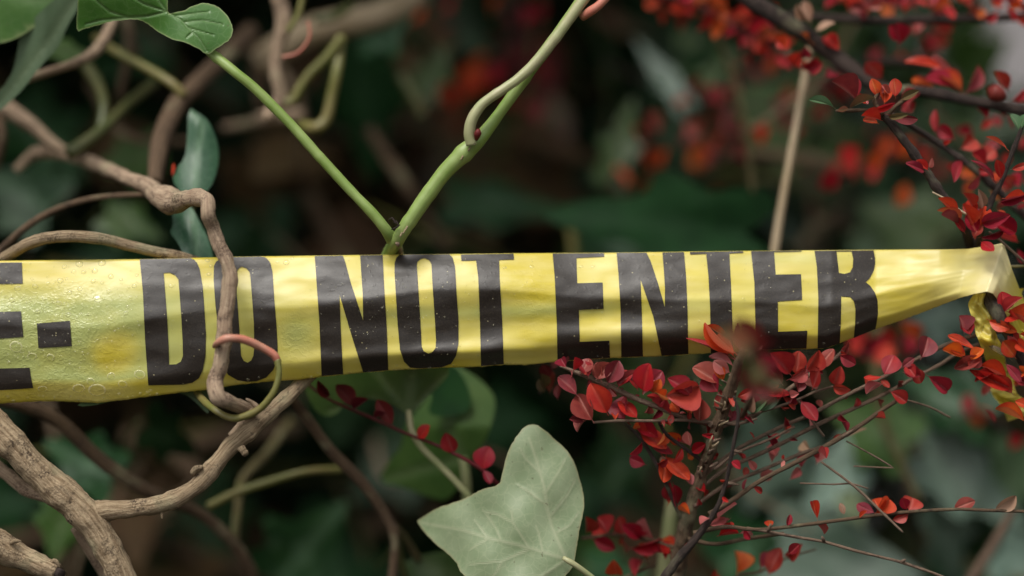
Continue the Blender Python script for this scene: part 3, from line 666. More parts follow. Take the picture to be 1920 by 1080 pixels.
# looping red to green leaf stalk wrapped round it
o = empty('looping_stalk', K(470, 640, 0), 'thin leaf stalk looping from coral pink to green around the crossing vine', 'stalk')
tube('pink_section', [(402, 650, -.014, 4), (404, 646, -.022, 5), (412, 640, -.026, 6.5), (430, 634, -.028, 7.5), (458, 637, -.024, 8), (488, 650, -.02, 7.5), (512, 664, -.018, 7.5), (520, 675, -.017, 7)], STEM_PINK, o, step=3, sides=14, rough=.14, nscale=130)
tube('green_section', [(520, 674, -.0172, 6.8), (523, 702, -.018, 6.2), (513, 735, -.018, 6.5), (490, 764, -.016, 7), (463, 779, -.014, 7.5), (435, 784, -.012, 7), (402, 768, -.008, 7), (377, 746, .012, 7), (362, 722, .036, 7), (350, 690, .045, 6)], STEM_OLIVE, o, step=3, sides=14, rough=.14, nscale=130)
o = empty('leaf_under_tape', K(370, 740, .03), 'bit of pale green ivy leaf poking out below the tape by the looping stalk', 'leaf')
hero_leaf('blade', [(300, 690), (350, 700), (420, 705), (440, 720), (400, 735), (392, 772), (388, 776), (365, 752), (345, 738), (300, 730)], [(3, (390, 770), (370, 720))], lambda x, y: .022, IVY_SAGE, o, step=12)
hero_leaf('blade', [(140, 758), (200, 740), (290, 735), (240, 746), (160, 764)], [], lambda x, y: .012, IVY_MID, o, step=12)

o = empty('arching_branch', K(130, 445, .02), 'pale tan branch arching just above the left end of the tape', 'branch')
tube('stem', [(-60, 560, .05, 11), (-10, 500, .035, 11), (30, 470, .02, 11), (75, 449, .012, 11), (130, 443, .008, 11.5), (190, 448, .01, 11), (240, 460, .015, 10.5), (290, 472, .018, 10), (340, 482, .02, 10), (400, 500, .03, 9)], BARK, o, step=5, sides=18, rough=.07, nscale=160, knots=((.33, .1, .01), (.55, .1, .02)))
o = empty('thin_arching_stem', K(100, 400, .05), 'thin reddish brown stem curving up to the crooked vine at the left', 'stem')
tube('stem', [(-40, 510, .06, 7), (0, 470, .055, 7), (50, 425, .05, 7), (100, 395, .05, 6.5), (160, 375, .05, 6), (220, 367, .05, 5.5), (285, 365, .045, 5)], BARK_BROWN, o, step=6, sides=12)
# blurred rear branches, lower left
o = empty('rear_branch', K(200, 850, .07), 'soft brown branch sloping down behind the forked limb', 'branch')
tube('stem', [(-20, 745, .07, 13), (60, 765, .07, 13), (110, 790, .07, 14), (180, 855, .07, 14), (250, 905, .07, 13), (310, 935, .075, 12), (370, 960, .09, 11), (420, 1000, .10, 12), (460, 1050, .11, 12), (480, 1100, .12, 12)], BARK_BROWN, o, step=6, sides=14, rough=.08)
tube('stem', [(440, 1020, .12, 8), (445, 960, .12, 8), (455, 900, .13, 8), (500, 850, .15, 8), (545, 790, .17, 8)], BARK_MOSS, o, step=6)
tube('stem', [(390, 950, .10, 8), (440, 925, .10, 8), (500, 905, .10, 8), (570, 885, .10, 7), (640, 880, .11, 7)], STEM_OLIVE, o, step=6)
o = empty('rear_branch', K(700, 950, .06), 'slender brown branch running down from under the letter N', 'branch')
tube('stem', [(540, 740, .05, 9), (570, 775, .055, 10), (620, 845, .06, 11), (680, 905, .065, 11), (725, 970, .07, 10), (740, 1010, .07, 9), (735, 1090, .07, 9)], BARK_BROWN, o, step=6, sides=14, rough=.08, knots=((.78, .2, .03),))
tube('stem', [(738, 985, .075, 7), (760, 1010, .09, 7), (785, 1050, .10, 7)], BARK_MOSS, o, step=6)
tube('stem', [(745, 1000, .08, 5), (752, 1050, .09, 6), (760, 1090, .10, 7)], STEM_DIM, o, step=6)
for i, (pts, m_, lb) in enumerate([
    ([(230, 820, .25, 16), (330, 835, .25, 18), (430, 820, .26, 18), (560, 800, .28, 16)], BARK_BROWN, 'blurred brown stem lying level behind the forked limb'),
    ([(300, 830, .22, 16), (340, 860, .22, 18), (370, 910, .22, 16), (300, 960, .23, 14)], BARK_BROWN, 'blurred brown stem hooking round behind the curved arm'),
    ([(480, 120, .20, 26), (560, 70, .20, 28), (640, 45, .20, 28), (720, 25, .20, 26), (790, -10, .21, 24)], STRAW, 'blurred broad beige branch slanting across the top'),
    ([(560, 330, .30, 14), (600, 400, .30, 15), (640, 480, .3, 15), (680, 560, .3, 14)], BARK_BROWN, 'blurred brown stem behind the left green stem'),
    ([(690, 240, .22, 11), (730, 300, .22, 12), (770, 360, .22, 12), (840, 470, .24, 12)], BARK_BROWN, 'blurred brown stem seen between the two green stems'),
    ([(520, -20, .12, 15), (532, 40, .12, 15), (520, 90, .12, 12), (518, 140, .12, 13), (525, 185, .12, 13), (500, 225, .12, 16)], BARK_PINK, 'pale pinkish upright stem near the top left'),
    ([(480, 225, .18, 14), (560, 215, .18, 12), (420, 240, .2, 8)], BARK_PINK, 'pale pinkish stem end behind the left green stem'),
    ([(475, 60, .2, 10), (480, 130, .2, 11), (490, 200, .2, 12)], BARK_BROWN, 'dim upright stem beside the pale pinkish one'),
    ([(1330, 300, .24, 8), (1380, 288, .24, 11), (1450, 290, .24, 12), (1520, 300, .24, 13), (1600, 325, .25, 13)], BARK, 'blurred beige branch lying level behind the straw stalk'),
    ([(700, 1000, .3, 20), (780, 880, .32, 14), (830, 800, .34, 12)], BARK_BROWN, 'blurred brown stem low behind the ivy leaves'),
    ([(1902, 950, .14, 7), (1870, 1010, .14, 9), (1815, 1095, .14, 10)], BARK_GREY, 'blurred brown stem slanting in the bottom right corner'),
    ([(1490, 480, .28, 12), (1560, 410, .28, 14), (1620, 470, .3, 16), (1660, 540, .3, 16)], BARK_BROWN, 'blurred brown stem behind the tape right of the straw stalk'),
    ([(1050, 620, .3, 16), (1120, 700, .3, 16), (1190, 850, .32, 16), (1260, 960, .34, 16)], BARK_BROWN, 'blurred brown stem between pale leaf and red spray'),
    ([(-40, 1020, .28, 14), (200, 1000, .28, 12), (420, 1060, .3, 14), (620, 1100, .3, 14)], BARK_BROWN, 'blurred brown stem along the bottom edge')]):
    q = P(*pts[len(pts)//2][:3]); oo = empty('woody_vine', q, lb, 'stem'); tube('stem', pts, m_, oo, step=8, sides=14, rough=.1, nscale=60)

# the two green stems that meet on the top edge of the tape
o = empty('ivy_shoot', K(735, 470, 0), 'smooth green leaf stalk descending from the top left leaf to the tape', 'ivy shoot')
tube('stalk', [(380, 84, .008, 7), (400, 103, .004, 9), (440, 135, 0, 9.5), (480, 168, 0, 9.5), (540, 228, 0, 9.5), (600, 295, 0, 9.5), (660, 360, 0, 9.5), (700, 402, 0, 10), (728, 438, .003, 11), (742, 466, .018, 12), (752, 520, .032, 12)], STEM_G, o, step=4, sides=18, rough=.07, nscale=70, knots=((.06, .15, .01), (.52, .07, .01), (.90, .12, .015)))
HL = [(146,-30),(146,0),(144,31),(143.5,61),(159,54),(193,44.5),(217,38.5),(253,35.6),(272,41),(294,58),(320,73),(344,78),(368,89),(389,103),(400,96),(414,85.5),(433,75),(437.5,48),(424,26.5),(409,12),(385,4),(361,11),(347,19),(330,23),(313.5,25.5),(315,0),(313,-30),(240,-45)]
def hd(x, y):
    f = 1 / (1 + math.exp(-(x - 315) / 14)); return -.002 + .00006 * abs(x - 310) + .005 * math.sin((y - 20) * .03) * (1 - 1.5 * f) - .00004 * y * f
hero_leaf('leaf', HL, [(3.2, (313, 22), (277, 31), (229, 34), (190, 38)), (2.4, (240, 33), (205, 22), (186, 6), (172, -6)), (2.2, (313, 22), (270, 8), (240, -10)), (1.8, (313, 22), (290, -10)), (2.6, (316, 24), (340, 38), (352, 52), (372, 70), (388, 96)), (1.8, (345, 42), (380, 38), (418, 46)), (1.6, (352, 52), (400, 66)), (1.5, (190, 38), (160, 46)), (1.5, (362, 60), (350, 70)), (1.5, (330, 30), (360, 26), (392, 22))], hd, IVY_GREEN, o, step=2.6, edgew=2.0, relief=.0004)
o = empty('ivy_shoot', K(890, 270, 0), 'green shoot rising to the top edge with a stalk bending off it', 'ivy shoot')
tube('stalk', [(705, 560, .034, 13), (728, 482, .024, 13), (745, 450, .004, 12.5), (775, 405, 0, 13.5), (800, 368, 0, 14.5), (835, 322, 0, 15), (870, 287, 0, 16), (898, 262, 0, 14), (925, 228, .001, 11), (960, 180, .001, 10.5), (1000, 125, .001, 10.5), (1045, 65, .001, 11), (1080, 15, .001, 11), (1110, -30, .001, 11)], STEM_G, o, step=4, sides=18, rough=.09, nscale=80, knots=((.45, .14, .02), (.22, .08, .01), (.7, .10, .01)))
tube('side_stalk', [(884, 272, -.008, 10), (880, 250, -.009, 10.5), (886, 222, -.010, 10.5), (905, 195, -.010, 9.5), (940, 170, -.010, 9), (975, 145, -.009, 9.5), (1010, 110, -.008, 10), (1050, 60, -.008, 10), (1085, 12, -.008, 10), (1110, -20, -.008, 10)], STEM_PALE, o, step=4, sides=18, rough=.07, nscale=90, knots=((.3, .08, .02), (.7, .08, .02)))
tube('side_stalk', [(1092, 32, -.004, 8), (1106, 22, -.008, 9), (1125, 8, -.01, 8), (1150, -20, -.01, 8)], STEM_PINK, o, step=4, sides=14)
tube('bud', [(893, 262, -.009, 3), (896, 250, -.012, 7), (897, 242, -.012, 3)], DKRED, o, step=3, sides=10)
tube('root_hair', [(745, 456, .0, 4), (750, 470, .014, 5.5), (754, 500, .026, 4)], BARK_PINK, o, step=4)
for a in ((730, 412, 742, 420), (738, 418, 748, 424), (735, 430, 750, 421)): tube('root_hair', [(a[0], a[1], -.002, 1.6), ((a[0]+a[2])/2, a[1]-3, -.005, 2), (a[2], a[3], -.006, 1.2)], BARK_DARK, o, step=3, sides=6)
for a in ((866, 296), (880, 279), (762, 428), (752, 440), (758, 434)): tube('scar', [(a[0]-2, a[1]+4, -.0052, 1.6), (a[0]+2, a[1]-4, -.0055, 1.6)], STRAW, o, step=3, sides=6)

o = empty('green_tendrils', K(600, 200, .12), 'blurred yellowish green stalks forming a V at the top left of centre', 'ivy shoot')
tube('stalk', [(640, 70, .12, 9), (615, 105, .12, 9), (580, 140, .12, 9), (560, 170, .12, 9), (548, 188, .12, 9), (520, 195, .12, 10)], STEM_OLIVE, o, step=5)
tube('stalk', [(640, 70, .13, 9), (632, 130, .12, 10), (622, 180, .12, 10), (612, 222, .12, 11), (592, 240, .12, 12), (560, 232, .13, 11)], STEM_OLIVE, o, step=5)
tube('stalk', [(570, -20, .10, 6), (560, 25, .10, 6), (540, 60, .10, 6)], STEM_OLIVE, o, step=5)
tube('stalk', [(578, 40, .08, 2), (580, 70, .08, 2), (560, 98, .08, 2.5), (530, 108, .08, 3)], STEM_PINK, o, step=5)
tube('stalk', [(590, 38, .16, 8), (625, 32, .16, 8), (660, 10, .17, 8)], STEM_DIM, o, step=5)
tube('stalk', [(750, 140, .2, 10), (775, 180, .2, 11), (795, 220, .2, 9)], STEM_DIM, o, step=5)

def ivy_thing(label, x, y, d): return empty('ivy_leaf', K(x, y, d), label, 'ivy leaf')
o = ivy_thing('big dark ivy leaf filling the top left corner', 50, 0, .05)
hero_leaf('blade', [(-80, -80), (170, -80), (150, -20), (120, 8), (90, 32), (55, 58), (30, 73), (0, 82), (-80, 90)], [(5, (-60, -40), (60, 0), (120, 6))], lambda x, y: .045 + .0001 * x, IVY_GREEN, o, step=14)
o = ivy_thing('long grey-green ivy leaf hanging behind at the top left', 90, 80, .06)
hero_leaf('blade', [(36, 68), (70, 25), (150, -40), (150, 10), (125, 50), (110, 90), (75, 125), (45, 165), (20, 190), (-20, 225), (-30, 200), (5, 165), (24, 135), (32, 100)], [(5, (140, 0), (90, 80), (0, 195))], lambda x, y: .05 + .0001 * abs(x - 80), IVY_SAGE, o, step=10)
o = ivy_thing('glossy dark green ivy leaf standing behind the crooked vine', 365, 330, .05)
dl = lambda x, y: .050 + .0012 * math.sin((x - 350) * .09) - .00012 * (y - 290) + .0012 * math.sin(y * .05) + .00018 * abs(x - 368 + (y-290)*.05)
hero_leaf('blade', [(353, 201), (372, 212), (389, 224), (403, 250), (411, 285), (408, 319), (394, 356), (365, 372), (340, 362), (322, 338), (330, 316), (347, 297), (351, 263)], [(4, (366, 360), (368, 290), (380, 235), (356, 205))], dl, IVY_GLOSS, o, step=7)
hero_leaf('blade', [(322, 395), (345, 385), (361, 388), (374, 416), (392, 450), (404, 500), (385, 520), (350, 500), (337, 458), (317, 436), (325, 424)], [(4, (360, 390), (372, 500))], dl, IVY_GLOSS, o, step=8)
leaf(o, 322, 332, 326, 306, 6, RED, .05)
tube('stalk', [(367, 362, .048, 3), (366, 385, .05, 3.5), (350, 410, .055, 3.5)], STEM_DIM, o, step=4, sides=8)
for lb, args in [
    ('blurred yellowish ivy leaf under the top left leaves', ([(80, 85), (120, 70), (170, 80), (175, 105), (110, 115), (80, 105)], IVY_MID, .14)),
    ('blurred green ivy leaf in the gap above the arching branch', ([(190, 400), (230, 380), (290, 390), (300, 440), (250, 460), (200, 445)], IVY_MID, .20)),
    ('blurred green ivy leaf behind the crooked vine', ([(200, 300), (250, 270), (310, 240), (300, 330), (240, 350)], IVY_MID, .24)),
    ('blurred dark green leaf behind the forked limb', ([(90, 830), (160, 800), (220, 850), (215, 910), (170, 930), (110, 880)], IVY_DARK, .16)),
    ('blurred green leaf strip left of the forked limb', ([(85, 950), (120, 930), (150, 960), (150, 1040), (100, 1050), (80, 1000)], IVY_MID, .16)),
    ('dim teal ivy leaf at the bottom near the centre left', ([(480, 1040), (520, 1000), (560, 960), (640, 950), (670, 1000), (650, 1090), (560, 1110), (500, 1090)], IVY_DARK, .2)),
    ('blurred green ivy leaf at the bottom beside the big pale leaf', ([(745, 1060), (790, 1040), (850, 1030), (900, 1060), (920, 1120), (780, 1120)], IVY_MID, .10)),
    ('large deep green leaf behind between the two green stems', ([(610, 60), (700, 50), (760, 120), (740, 220), (690, 330), (640, 290), (615, 180)], IVY_DEEP, .26)),
    ('pale bluish ivy leaf blurred at the top centre', ([(775, -20), (850, -30), (905, 20), (880, 40), (850, 30), (845, 90), (820, 130), (790, 80)], IVY_TEAL, .30)),
    ('blurred green ivy leaf below the pale bluish one', ([(790, 110), (835, 90), (850, 150), (820, 190), (770, 180)], IVY_MID, .26)),
    ('dim teal leaf blurred right of the green shoot', ([(830, 370), (880, 335), (950, 335), (1010, 360), (1050, 390), (980, 420), (900, 425), (850, 405)], IVY_DARK, .28)),
    ('large dark green leaf above the tape at the centre', ([(1030, 400), (1130, 355), (1280, 345), (1410, 360), (1440, 430), (1380, 500), (1180, 500), (1080, 470)], IVY_DEEP, .18)),
    ('long bluish green leaf blurred above the centre', ([(1195, 75), (1225, 80), (1260, 140), (1300, 190), (1280, 215), (1240, 170), (1205, 120)], IVY_TEAL, .26)),
    ('narrow green leaf edged with orange above the centre', ([(1185, 190), (1195, 240), (1190, 330), (1130, 345), (1120, 320), (1150, 250)], IVY_MID, .24)),
    ('dark green leaf blurred behind the red leaves at the top', ([(1285, 90), (1340, 80), (1380, 130), (1360, 190), (1300, 150)], IVY_DARK, .3)),
    ('bluish green leaf in the blur behind the straw stalk', ([(1540, 300), (1600, 210), (1650, 240), (1680, 330), (1620, 340)], IVY_DARK, .35)),
    ('bright green leaf blurred just above the letter R', ([(1600, 400), (1660, 370), (1760, 400), (1770, 480), (1640, 500)], IVY_DARK, .30)),
    ('pale green leaf blurred above the tape end', ([(1600, 440), (1650, 400), (1680, 450), (1650, 500), (1610, 480)], IVY_SAGE, .27)),
    ('greyish leaf blurred high on the right', ([(1760, 60), (1830, 70), (1850, 130), (1800, 160), (1740, 140)], IVY_SAGE, .5)),
    ('greyish green leaf blurred below the upper right branches', ([(1690, 210), (1760, 190), (1800, 230), (1790, 260), (1720, 250)], IVY_SAGE, .35)),
    ('large pale grey-green ivy leaf blurred at the right edge', ([(1700, 860), (1760, 800), (1830, 830), (1900, 900), (1930, 980), (1860, 960), (1800, 980), (1760, 930)], IVY_TEAL, .28)),
    ('pale grey-green ivy leaf blurred under the long bare twig', ([(1480, 1000), (1560, 960), (1650, 980), (1720, 1080), (1680, 1130), (1500, 1120), (1430, 1060)], IVY_TEAL, .24)),
    ('upright pale leaf blurred at the bottom right', ([(1720, 950), (1790, 930), (1830, 1000), (1800, 1100), (1740, 1080)], IVY_TEAL, .27)),
    ('pale grey-green ivy leaf behind the thin fanned twigs', ([(1540, 850), (1600, 800), (1640, 860), (1620, 940), (1560, 960), (1520, 900)], IVY_TEAL, .26)),
    ('pale teal leaf blurred behind the fork of the red spray', ([(1370, 830), (1420, 790), (1490, 800), (1520, 870), (1480, 950), (1400, 960), (1360, 900)], IVY_TEAL, .22)),
    ('dark green leaf low behind the red spray', ([(1340, 1000), (1400, 950), (1480, 980), (1470, 1080), (1380, 1120), (1330, 1060)], IVY_DARK, .22)),
    ('bright green leaf blurred under the fanned twigs', ([(1560, 760), (1660, 740), (1730, 790), (1710, 850), (1620, 860), (1560, 820)], IVY_MID, .20)),
    ('deep green leaf blurred below the tape end', ([(1690, 700), (1800, 690), (1880, 740), (1860, 800), (1760, 790), (1700, 760)], IVY_DARK, .2)),
    ('dim teal leaf blurred between the pale leaf and the red spray', ([(1110, 850), (1160, 810), (1210, 850), (1200, 910), (1140, 930)], IVY_DARK, .25)),
    ('grey-green leaf glimpsed under the tapering tape end', ([(1700, 590), (1780, 560), (1820, 600), (1790, 640), (1710, 640)], IVY_TEAL, .3)),
    ('large pale bluish leaf standing blurred under the tape end', ([(1730, 830), (1775, 770), (1820, 800), (1850, 880), (1830, 950), (1770, 940), (1745, 890)], IVY_TEAL, .22)),
    ('pale bluish leaf blurred by the right edge above the slanting stem', ([(1850, 850), (1900, 820), (1950, 870), (1940, 1000), (1880, 1010), (1860, 930)], IVY_SAGE, .24)),
    ('pale bluish leaf blurred low beside the slanting stem', ([(1880, 1010), (1940, 1000), (1960, 1100), (1880, 1110), (1860, 1060)], IVY_TEAL, .22)),
    ('whitish leaf patch blurred behind the long bare twig', ([(1570, 930), (1600, 925), (1625, 945), (1620, 985), (1585, 975)], IVY_PALE, .20)),
    ('bright green ivy leaf blurred under the upper right fork', ([(1530, 250), (1580, 230), (1640, 260), (1650, 330), (1590, 350), (1540, 310)], IVY_MID, .28)),
    ('bright green ivy leaf blurred over the letter R', ([(1620, 380), (1690, 350), (1750, 380), (1790, 450), (1750, 500), (1650, 490)], IVY_MID, .26)),
    ('mid green leaf blurred near the top right of centre', ([(1270, 60), (1330, 50), (1370, 90), (1360, 150), (1310, 160), (1275, 120)], IVY_MID, .30)),
    ('mid green leaf blurred at the top left of centre', ([(640, 20), (700, -10), (760, 30), (750, 90), (690, 100)], IVY_DARK, .2)),
    ('dim green leaf blurred below the arching branch at the far left', ([(-20, 330), (60, 300), (110, 350), (90, 430), (10, 440)], IVY_DARK, .2)),
    ('dim green leaf blurred between looping stalk and forked limb', ([(280, 770), (350, 790), (370, 850), (310, 870), (270, 820)], IVY_DEEP, .15)),
    ('olive leaf blurred behind the right green shoot', ([(960, 200), (1030, 160), (1080, 220), (1060, 300), (990, 310)], LOLIVE, .32)),
    ('brownish withered leaf blurred at the upper centre', ([(930, 60), (1010, 50), (1060, 110), (1040, 190), (970, 180)], DKRED, .34)),
    ('dark green leaf glimpsed right of the pale leaf stalk', ([(1100, 1040), (1160, 1030), (1220, 1080), (1180, 1110), (1110, 1100)], IVY_DARK, .2)),
    ]:
    pts, m_, d_ = args; d_ = .215 if (m_ is IVY_TEAL and pts[0][0] > 1330 and pts[0][1] > 700) else d_; cx = sum(p[0] for p in pts)/len(pts); cy = sum(p[1] for p in pts)/len(pts); o = ivy_thing(lb, cx, cy, d_)
    far = max(pts, key=lambda p: math.hypot(p[0]-cx, p[1]-cy)); opp = (2*cx - far[0], 2*cy - far[1])
    a1, a2, a3 = random.uniform(-.00015, .00015), random.uniform(-.0002, .0000), random.uniform(.03, .05)
    if d_ >= .14 and m_ not in (LOLIVE, DKRED):
        ax = math.atan2(far[1]-cy, far[0]-cx); ext = [(-(p[0]-cx)*math.sin(ax) + (p[1]-cy)*math.cos(ax)) for p in pts]; al = [((p[0]-cx)*math.cos(ax) + (p[1]-cy)*math.sin(ax)) for p in pts]
        b0 = min(al) + .10 * (max(al) - min(al)); 
        ivyleaf(o, cx + math.cos(ax)*b0, cy + math.sin(ax)*b0, cx + math.cos(ax)*max(al)*1.12, cy + math.sin(ax)*max(al)*1.12, (max(ext) - min(ext)) * 1.15, m_, d_, random.uniform(-.01, .02), random.uniform(-18, 18), 'blade')
    else: hero_leaf('blade', pts, [(5, opp, (cx, cy), far), (3, (cx, cy), ((pts[0][0]+cx)/2, (pts[0][1]+cy)/2))], (lambda cx, cy, a1, a2, d_: (lambda x, y: d_ + a1*(x-cx) + a2*(y-cy) + .00008 * abs(x-cx)))(cx, cy, a1, a2, d_), m_, o, step=16, rnd=1)
    hk = math.hypot(opp[0]-cx, opp[1]-cy) or 1
    tube('stalk', [(opp[0], opp[1], d_ + .01, 4), (opp[0] + (opp[0]-cx)/hk*40, opp[1] + abs(opp[1]-cy)/hk*30 + 30, d_ + .05, 4)], STEM_DIM, o, step=10, sides=8)

# pale hero leaf
o = ivy_thing('large pale green ivy leaf seen from beneath, sharp at the bottom centre', 1062, 1049, 0)
PL = [(782.5,976),(789,972),(820,952),(859,940),(881,930),(903,917.5),(937,909),(941,891),(948,858),(962,827),(984,798),(1003,795),(1020,805),(1048,830),(1070,852),(1084,885.5),(1095,927),(1095,955),(1087,991),(1081,1024),(1078,1049),(1073,1066),(1059,1081),(1040,1104),(1000,1120),(964,1120),(909,1112),(867,1079),(853,1049),(826,1027),(806,1010),(787,985.5)]
PV = [(4.2,(1062,1049),(992,1027),(914,1008),(867,994),(792,980)),(4.0,(1062,1049),(1050.6,1024),(1034,985.5),(1025.6,947),(1020,910.6),(1006,863),(992,822)),(3.2,(1062,1049),(1012,1083),(980,1110)),(2.4,(992,1027),(975,1000),(962,980),(959,958)),(2.4,(1025,947),(1000,928),(970,908)),(2.2,(914,1008),(900,988),(889,974)),(2.4,(990,1030),(942,1052),(881,1058)),(2,(914,1010),(881,1030)),(2,(1030,970),(1062,930),(1078,900)),(2,(1022,925),(1050,880),(1060,860)),(2,(1012,885),(985,860),(975,840)),(2,(1018,1035),(1010,1000),(1005,985)),(1.6,(1040,1000),(1068,985),(1085,960)),(1.6,(940,1015),(930,990),(905,955)),(1.6,(962,980),(935,965),(905,958)),(1.6,(942,1052),(925,1080))]
hero_leaf('blade', PL, PV, lambda x, y: .002 + .012 * ((x - 1000) / 140) ** 2 + .00005 * (1049 - y) + .0015 * math.sin(x * .05) * math.cos(y * .045), IVY_PALE, o, step=2.8, edgew=2.0, relief=-.0005)
tube('stalk', [(1056, 1046, -.001, 4), (1066, 1052, -.002, 5.5), (1085, 1064, -.001, 5.5), (1120, 1092, .004, 6), (1160, 1130, .01, 6)], STEM_PALE, o, step=4, sides=14)
# leaves under the tape, left of the pale leaf
o = ivy_thing('mid green ivy leaf hanging under the tape with a curved yellow stalk', 768, 775, .05)
hero_leaf('blade', [(560, 690), (571, 720), (577, 745), (592, 772), (615, 783), (636, 774), (645, 756), (677, 746), (707, 749), (738, 759), (768, 780), (790, 757), (824, 724), (845, 700), (838, 660), (700, 640), (600, 650)], [(3.5, (768, 776), (740, 735), (715, 705), (690, 670)), (3, (768, 776), (770, 720), (775, 680)), (3, (768, 776), (800, 735), (835, 700)), (2.6, (768, 776), (700, 745), (620, 770))], lambda x, y: .05 + .0001 * abs(x - 768), IVY_MID, o, step=9)
tube('stalk', [(766, 770, .048, 5), (768, 785, .046, 6.5), (772, 808, .045, 6.5), (790, 838, .045, 6.5), (820, 868, .045, 6.5), (850, 898, .045, 6.5), (880, 932, .048, 7), (920, 980, .06, 7)], STEM_PALE, o, step=5, sides=12)
o = ivy_thing('broad grey-green ivy leaf behind the one under the tape', 870, 790, .10)
hero_leaf('blade', [(820, 660), (865, 690), (895, 708), (921, 732), (930, 756), (923, 793), (908, 832), (882, 856), (870, 900), (838, 940), (810, 934), (754, 912), (708, 903), (730, 862), (754, 838), (758, 799), (782, 770), (806, 738)], [(4, (868, 860), (840, 800), (860, 720)), (3, (868, 860), (790, 880), (720, 900))], lambda x, y: .09 + .00015 * max(0, 860 - x) + .00008 * abs(y - 800), IVY_MID, o, step=11)
tube('stalk', [(868, 858, .085, 8), (874, 900, .085, 9), (876, 950, .09, 9)], STEM_PALE, o, step=8)
hero_leaf('fold', [(800, 680), (850, 680), (878, 720), (886, 765), (860, 778), (830, 782), (800, 776), (812, 740)], [], lambda x, y: .088, IVY_DARK, o, step=12)

# ================================================================== RED COTONEASTER
MIXR = [(RED, 5), (CRIM, 4), (DUSK, 2), (ORANGE, 1.2)]
MIXC = [(CRIM, 5), (DUSK, 4), (RED, 1.5), (ORANGE, .3), (LOLIVE, .2)]
MIXO = [(ORANGE, 1.6), (RED, 6), (CRIM, 2)]
MIXF = [(RED, 6), (ORANGE, .9), (CRIM, 4), (DUSK, .6)]
def coto(label, x, y, d=0.0): return empty('cotoneaster_branch', K(x, y, d), label, 'branch')

# small red sprig behind the tape, left of centre
o = empty('cotoneaster_sprig', K(760, 812, .035), 'thin dark red sprig with a few leaves in front of the mid green ivy', 'sprig')
tube('twig', [(570, 715, .05, 2.6), (610, 745, .045, 2.6), (660, 768, .045, 2.8), (700, 785, .045, 3), (760, 812, .04, 3), (830, 840, .035, 3.2), (900, 878, .035, 4), (940, 915, .04, 4)], DKRED, o, step=6, sides=8)
for a in [(668,766,635,722,30,DKRED),(660,768,690,748,18,DKRED),(738,800,708,750,30,DKRED),(782,822,802,798,28,RED),(852,852,836,810,34,CRIM),(905,882,912,842,44,RED),(905,880,920,905,20,CRIM),(620,745,596,715,20,DKRED),(700,785,724,775,12,DKRED)]:
    leaf(o, *a, d=.035, dt=-.004, roll=random.uniform(-15, 15))

# ---- the fan spray in the lower middle
o = coto('many-twigged red-leaved spray fanning out below the word ENTER', 1340, 850)
tube('main_twig', [(1392, 655, -.025, 6), (1382, 690, -.018, 9), (1368, 735, -.008, 10), (1350, 785, 0, 10), (1332, 840, .006, 11), (1312, 900, .012, 12), (1290, 970, .02, 14), (1275, 1040, .03, 16), (1262, 1110, .04, 18)], BARK_BROWN, o, step=4, sides=14, rough=.22, nscale=260, knots=((.18, .25, .03), (.3, .25, .03), (.42, .2, .03)))
tw = {'main': [(1382, 690, -.018, 9), (1368, 735, -.008, 10), (1350, 785, 0, 10), (1332, 840, .006, 11), (1312, 900, .012, 12), (1290, 970, .02, 14)]}
def twig(key, pts, mat=BARK_GREY, **k):
    tw[key] = pts; return tube('twig', pts, mat, o, step=5, sides=9, rough=.14, nscale=320, **k)
twig('a', [(1050, 686, .004, 2.5), (1075, 696, .003, 4.2), (1100, 706, .002, 4.6), (1140, 723, 0, 5), (1180, 742, 0, 5.5), (1230, 762, 0, 5), (1290, 785, .002, 4.5), (1345, 800, .004, 4)])
twig('b', [(1112, 792, -.002, 2.4), (1160, 789, -.002, 2.8), (1220, 789, 0, 2.8), (1290, 788, 0, 3.2), (1350, 795, .002, 4)])
twig('c', [(1168, 792, .01, 3), (1195, 815, .01, 3.4), (1225, 860, .012, 3.8), (1250, 910, .014, 4), (1270, 955, .018, 4.5), (1290, 985, .02, 5)], BARK_DARK)
twig('c2', [(1235, 790, .008, 3), (1250, 815, .008, 3.5), (1290, 845, .008, 3.5), (1325, 870, .01, 4)], BARK_DARK)
twig('d', [(1376, 742, -.012, 2.5), (1384, 780, -.012, 3.2), (1374, 840, -.01, 3.8), (1362, 900, -.008, 4), (1345, 950, -.006, 5), (1312, 1000, -.004, 7), (1270, 1050, -.002, 9), (1235, 1100, 0, 10)], BARK_DARK)
twig('e', [(1330, 965, -.002, 6), (1370, 940, 0, 5), (1420, 905, .002, 4.5), (1466, 880, .004, 4.5), (1520, 852, .006, 4.8), (1577, 820, .006, 5), (1614, 797, .008, 4.5), (1645, 775, .01, 4.2), (1680, 752, .012, 3.8)], BARK_BROWN)
twig('f', [(1310, 900, .01, 4), (1370, 850, .01, 3.6), (1420, 822, .008, 3.8), (1470, 798, .008, 3.8), (1520, 777, .008, 3.8), (1580, 745, .010, 3.8), (1650, 710, .014, 3.6), (1721, 672, .018, 3.4)])
twig('g', [(1300, 925, .012, 4), (1360, 880, .012, 3.6), (1420, 853, .012, 4), (1480, 824, .012, 4), (1531, 797, .012, 4), (1600, 766, .015, 4), (1660, 738, .018, 3.8), (1714, 708, .02, 3.4)])
twig('h', [(1300, 950, .014, 4), (1360, 910, .014, 3.6), (1420, 885, .014, 3.6), (1496, 853, .014, 3.5), (1540, 838, .014, 3.5)])
twig('i', [(1355, 800, .0, 3.4), (1420, 774, .0, 3), (1460, 762, 0, 2.8), (1496, 749, 0, 2.6), (1530, 734, -.001, 2.4), (1562, 724, -.002, 2.2)])
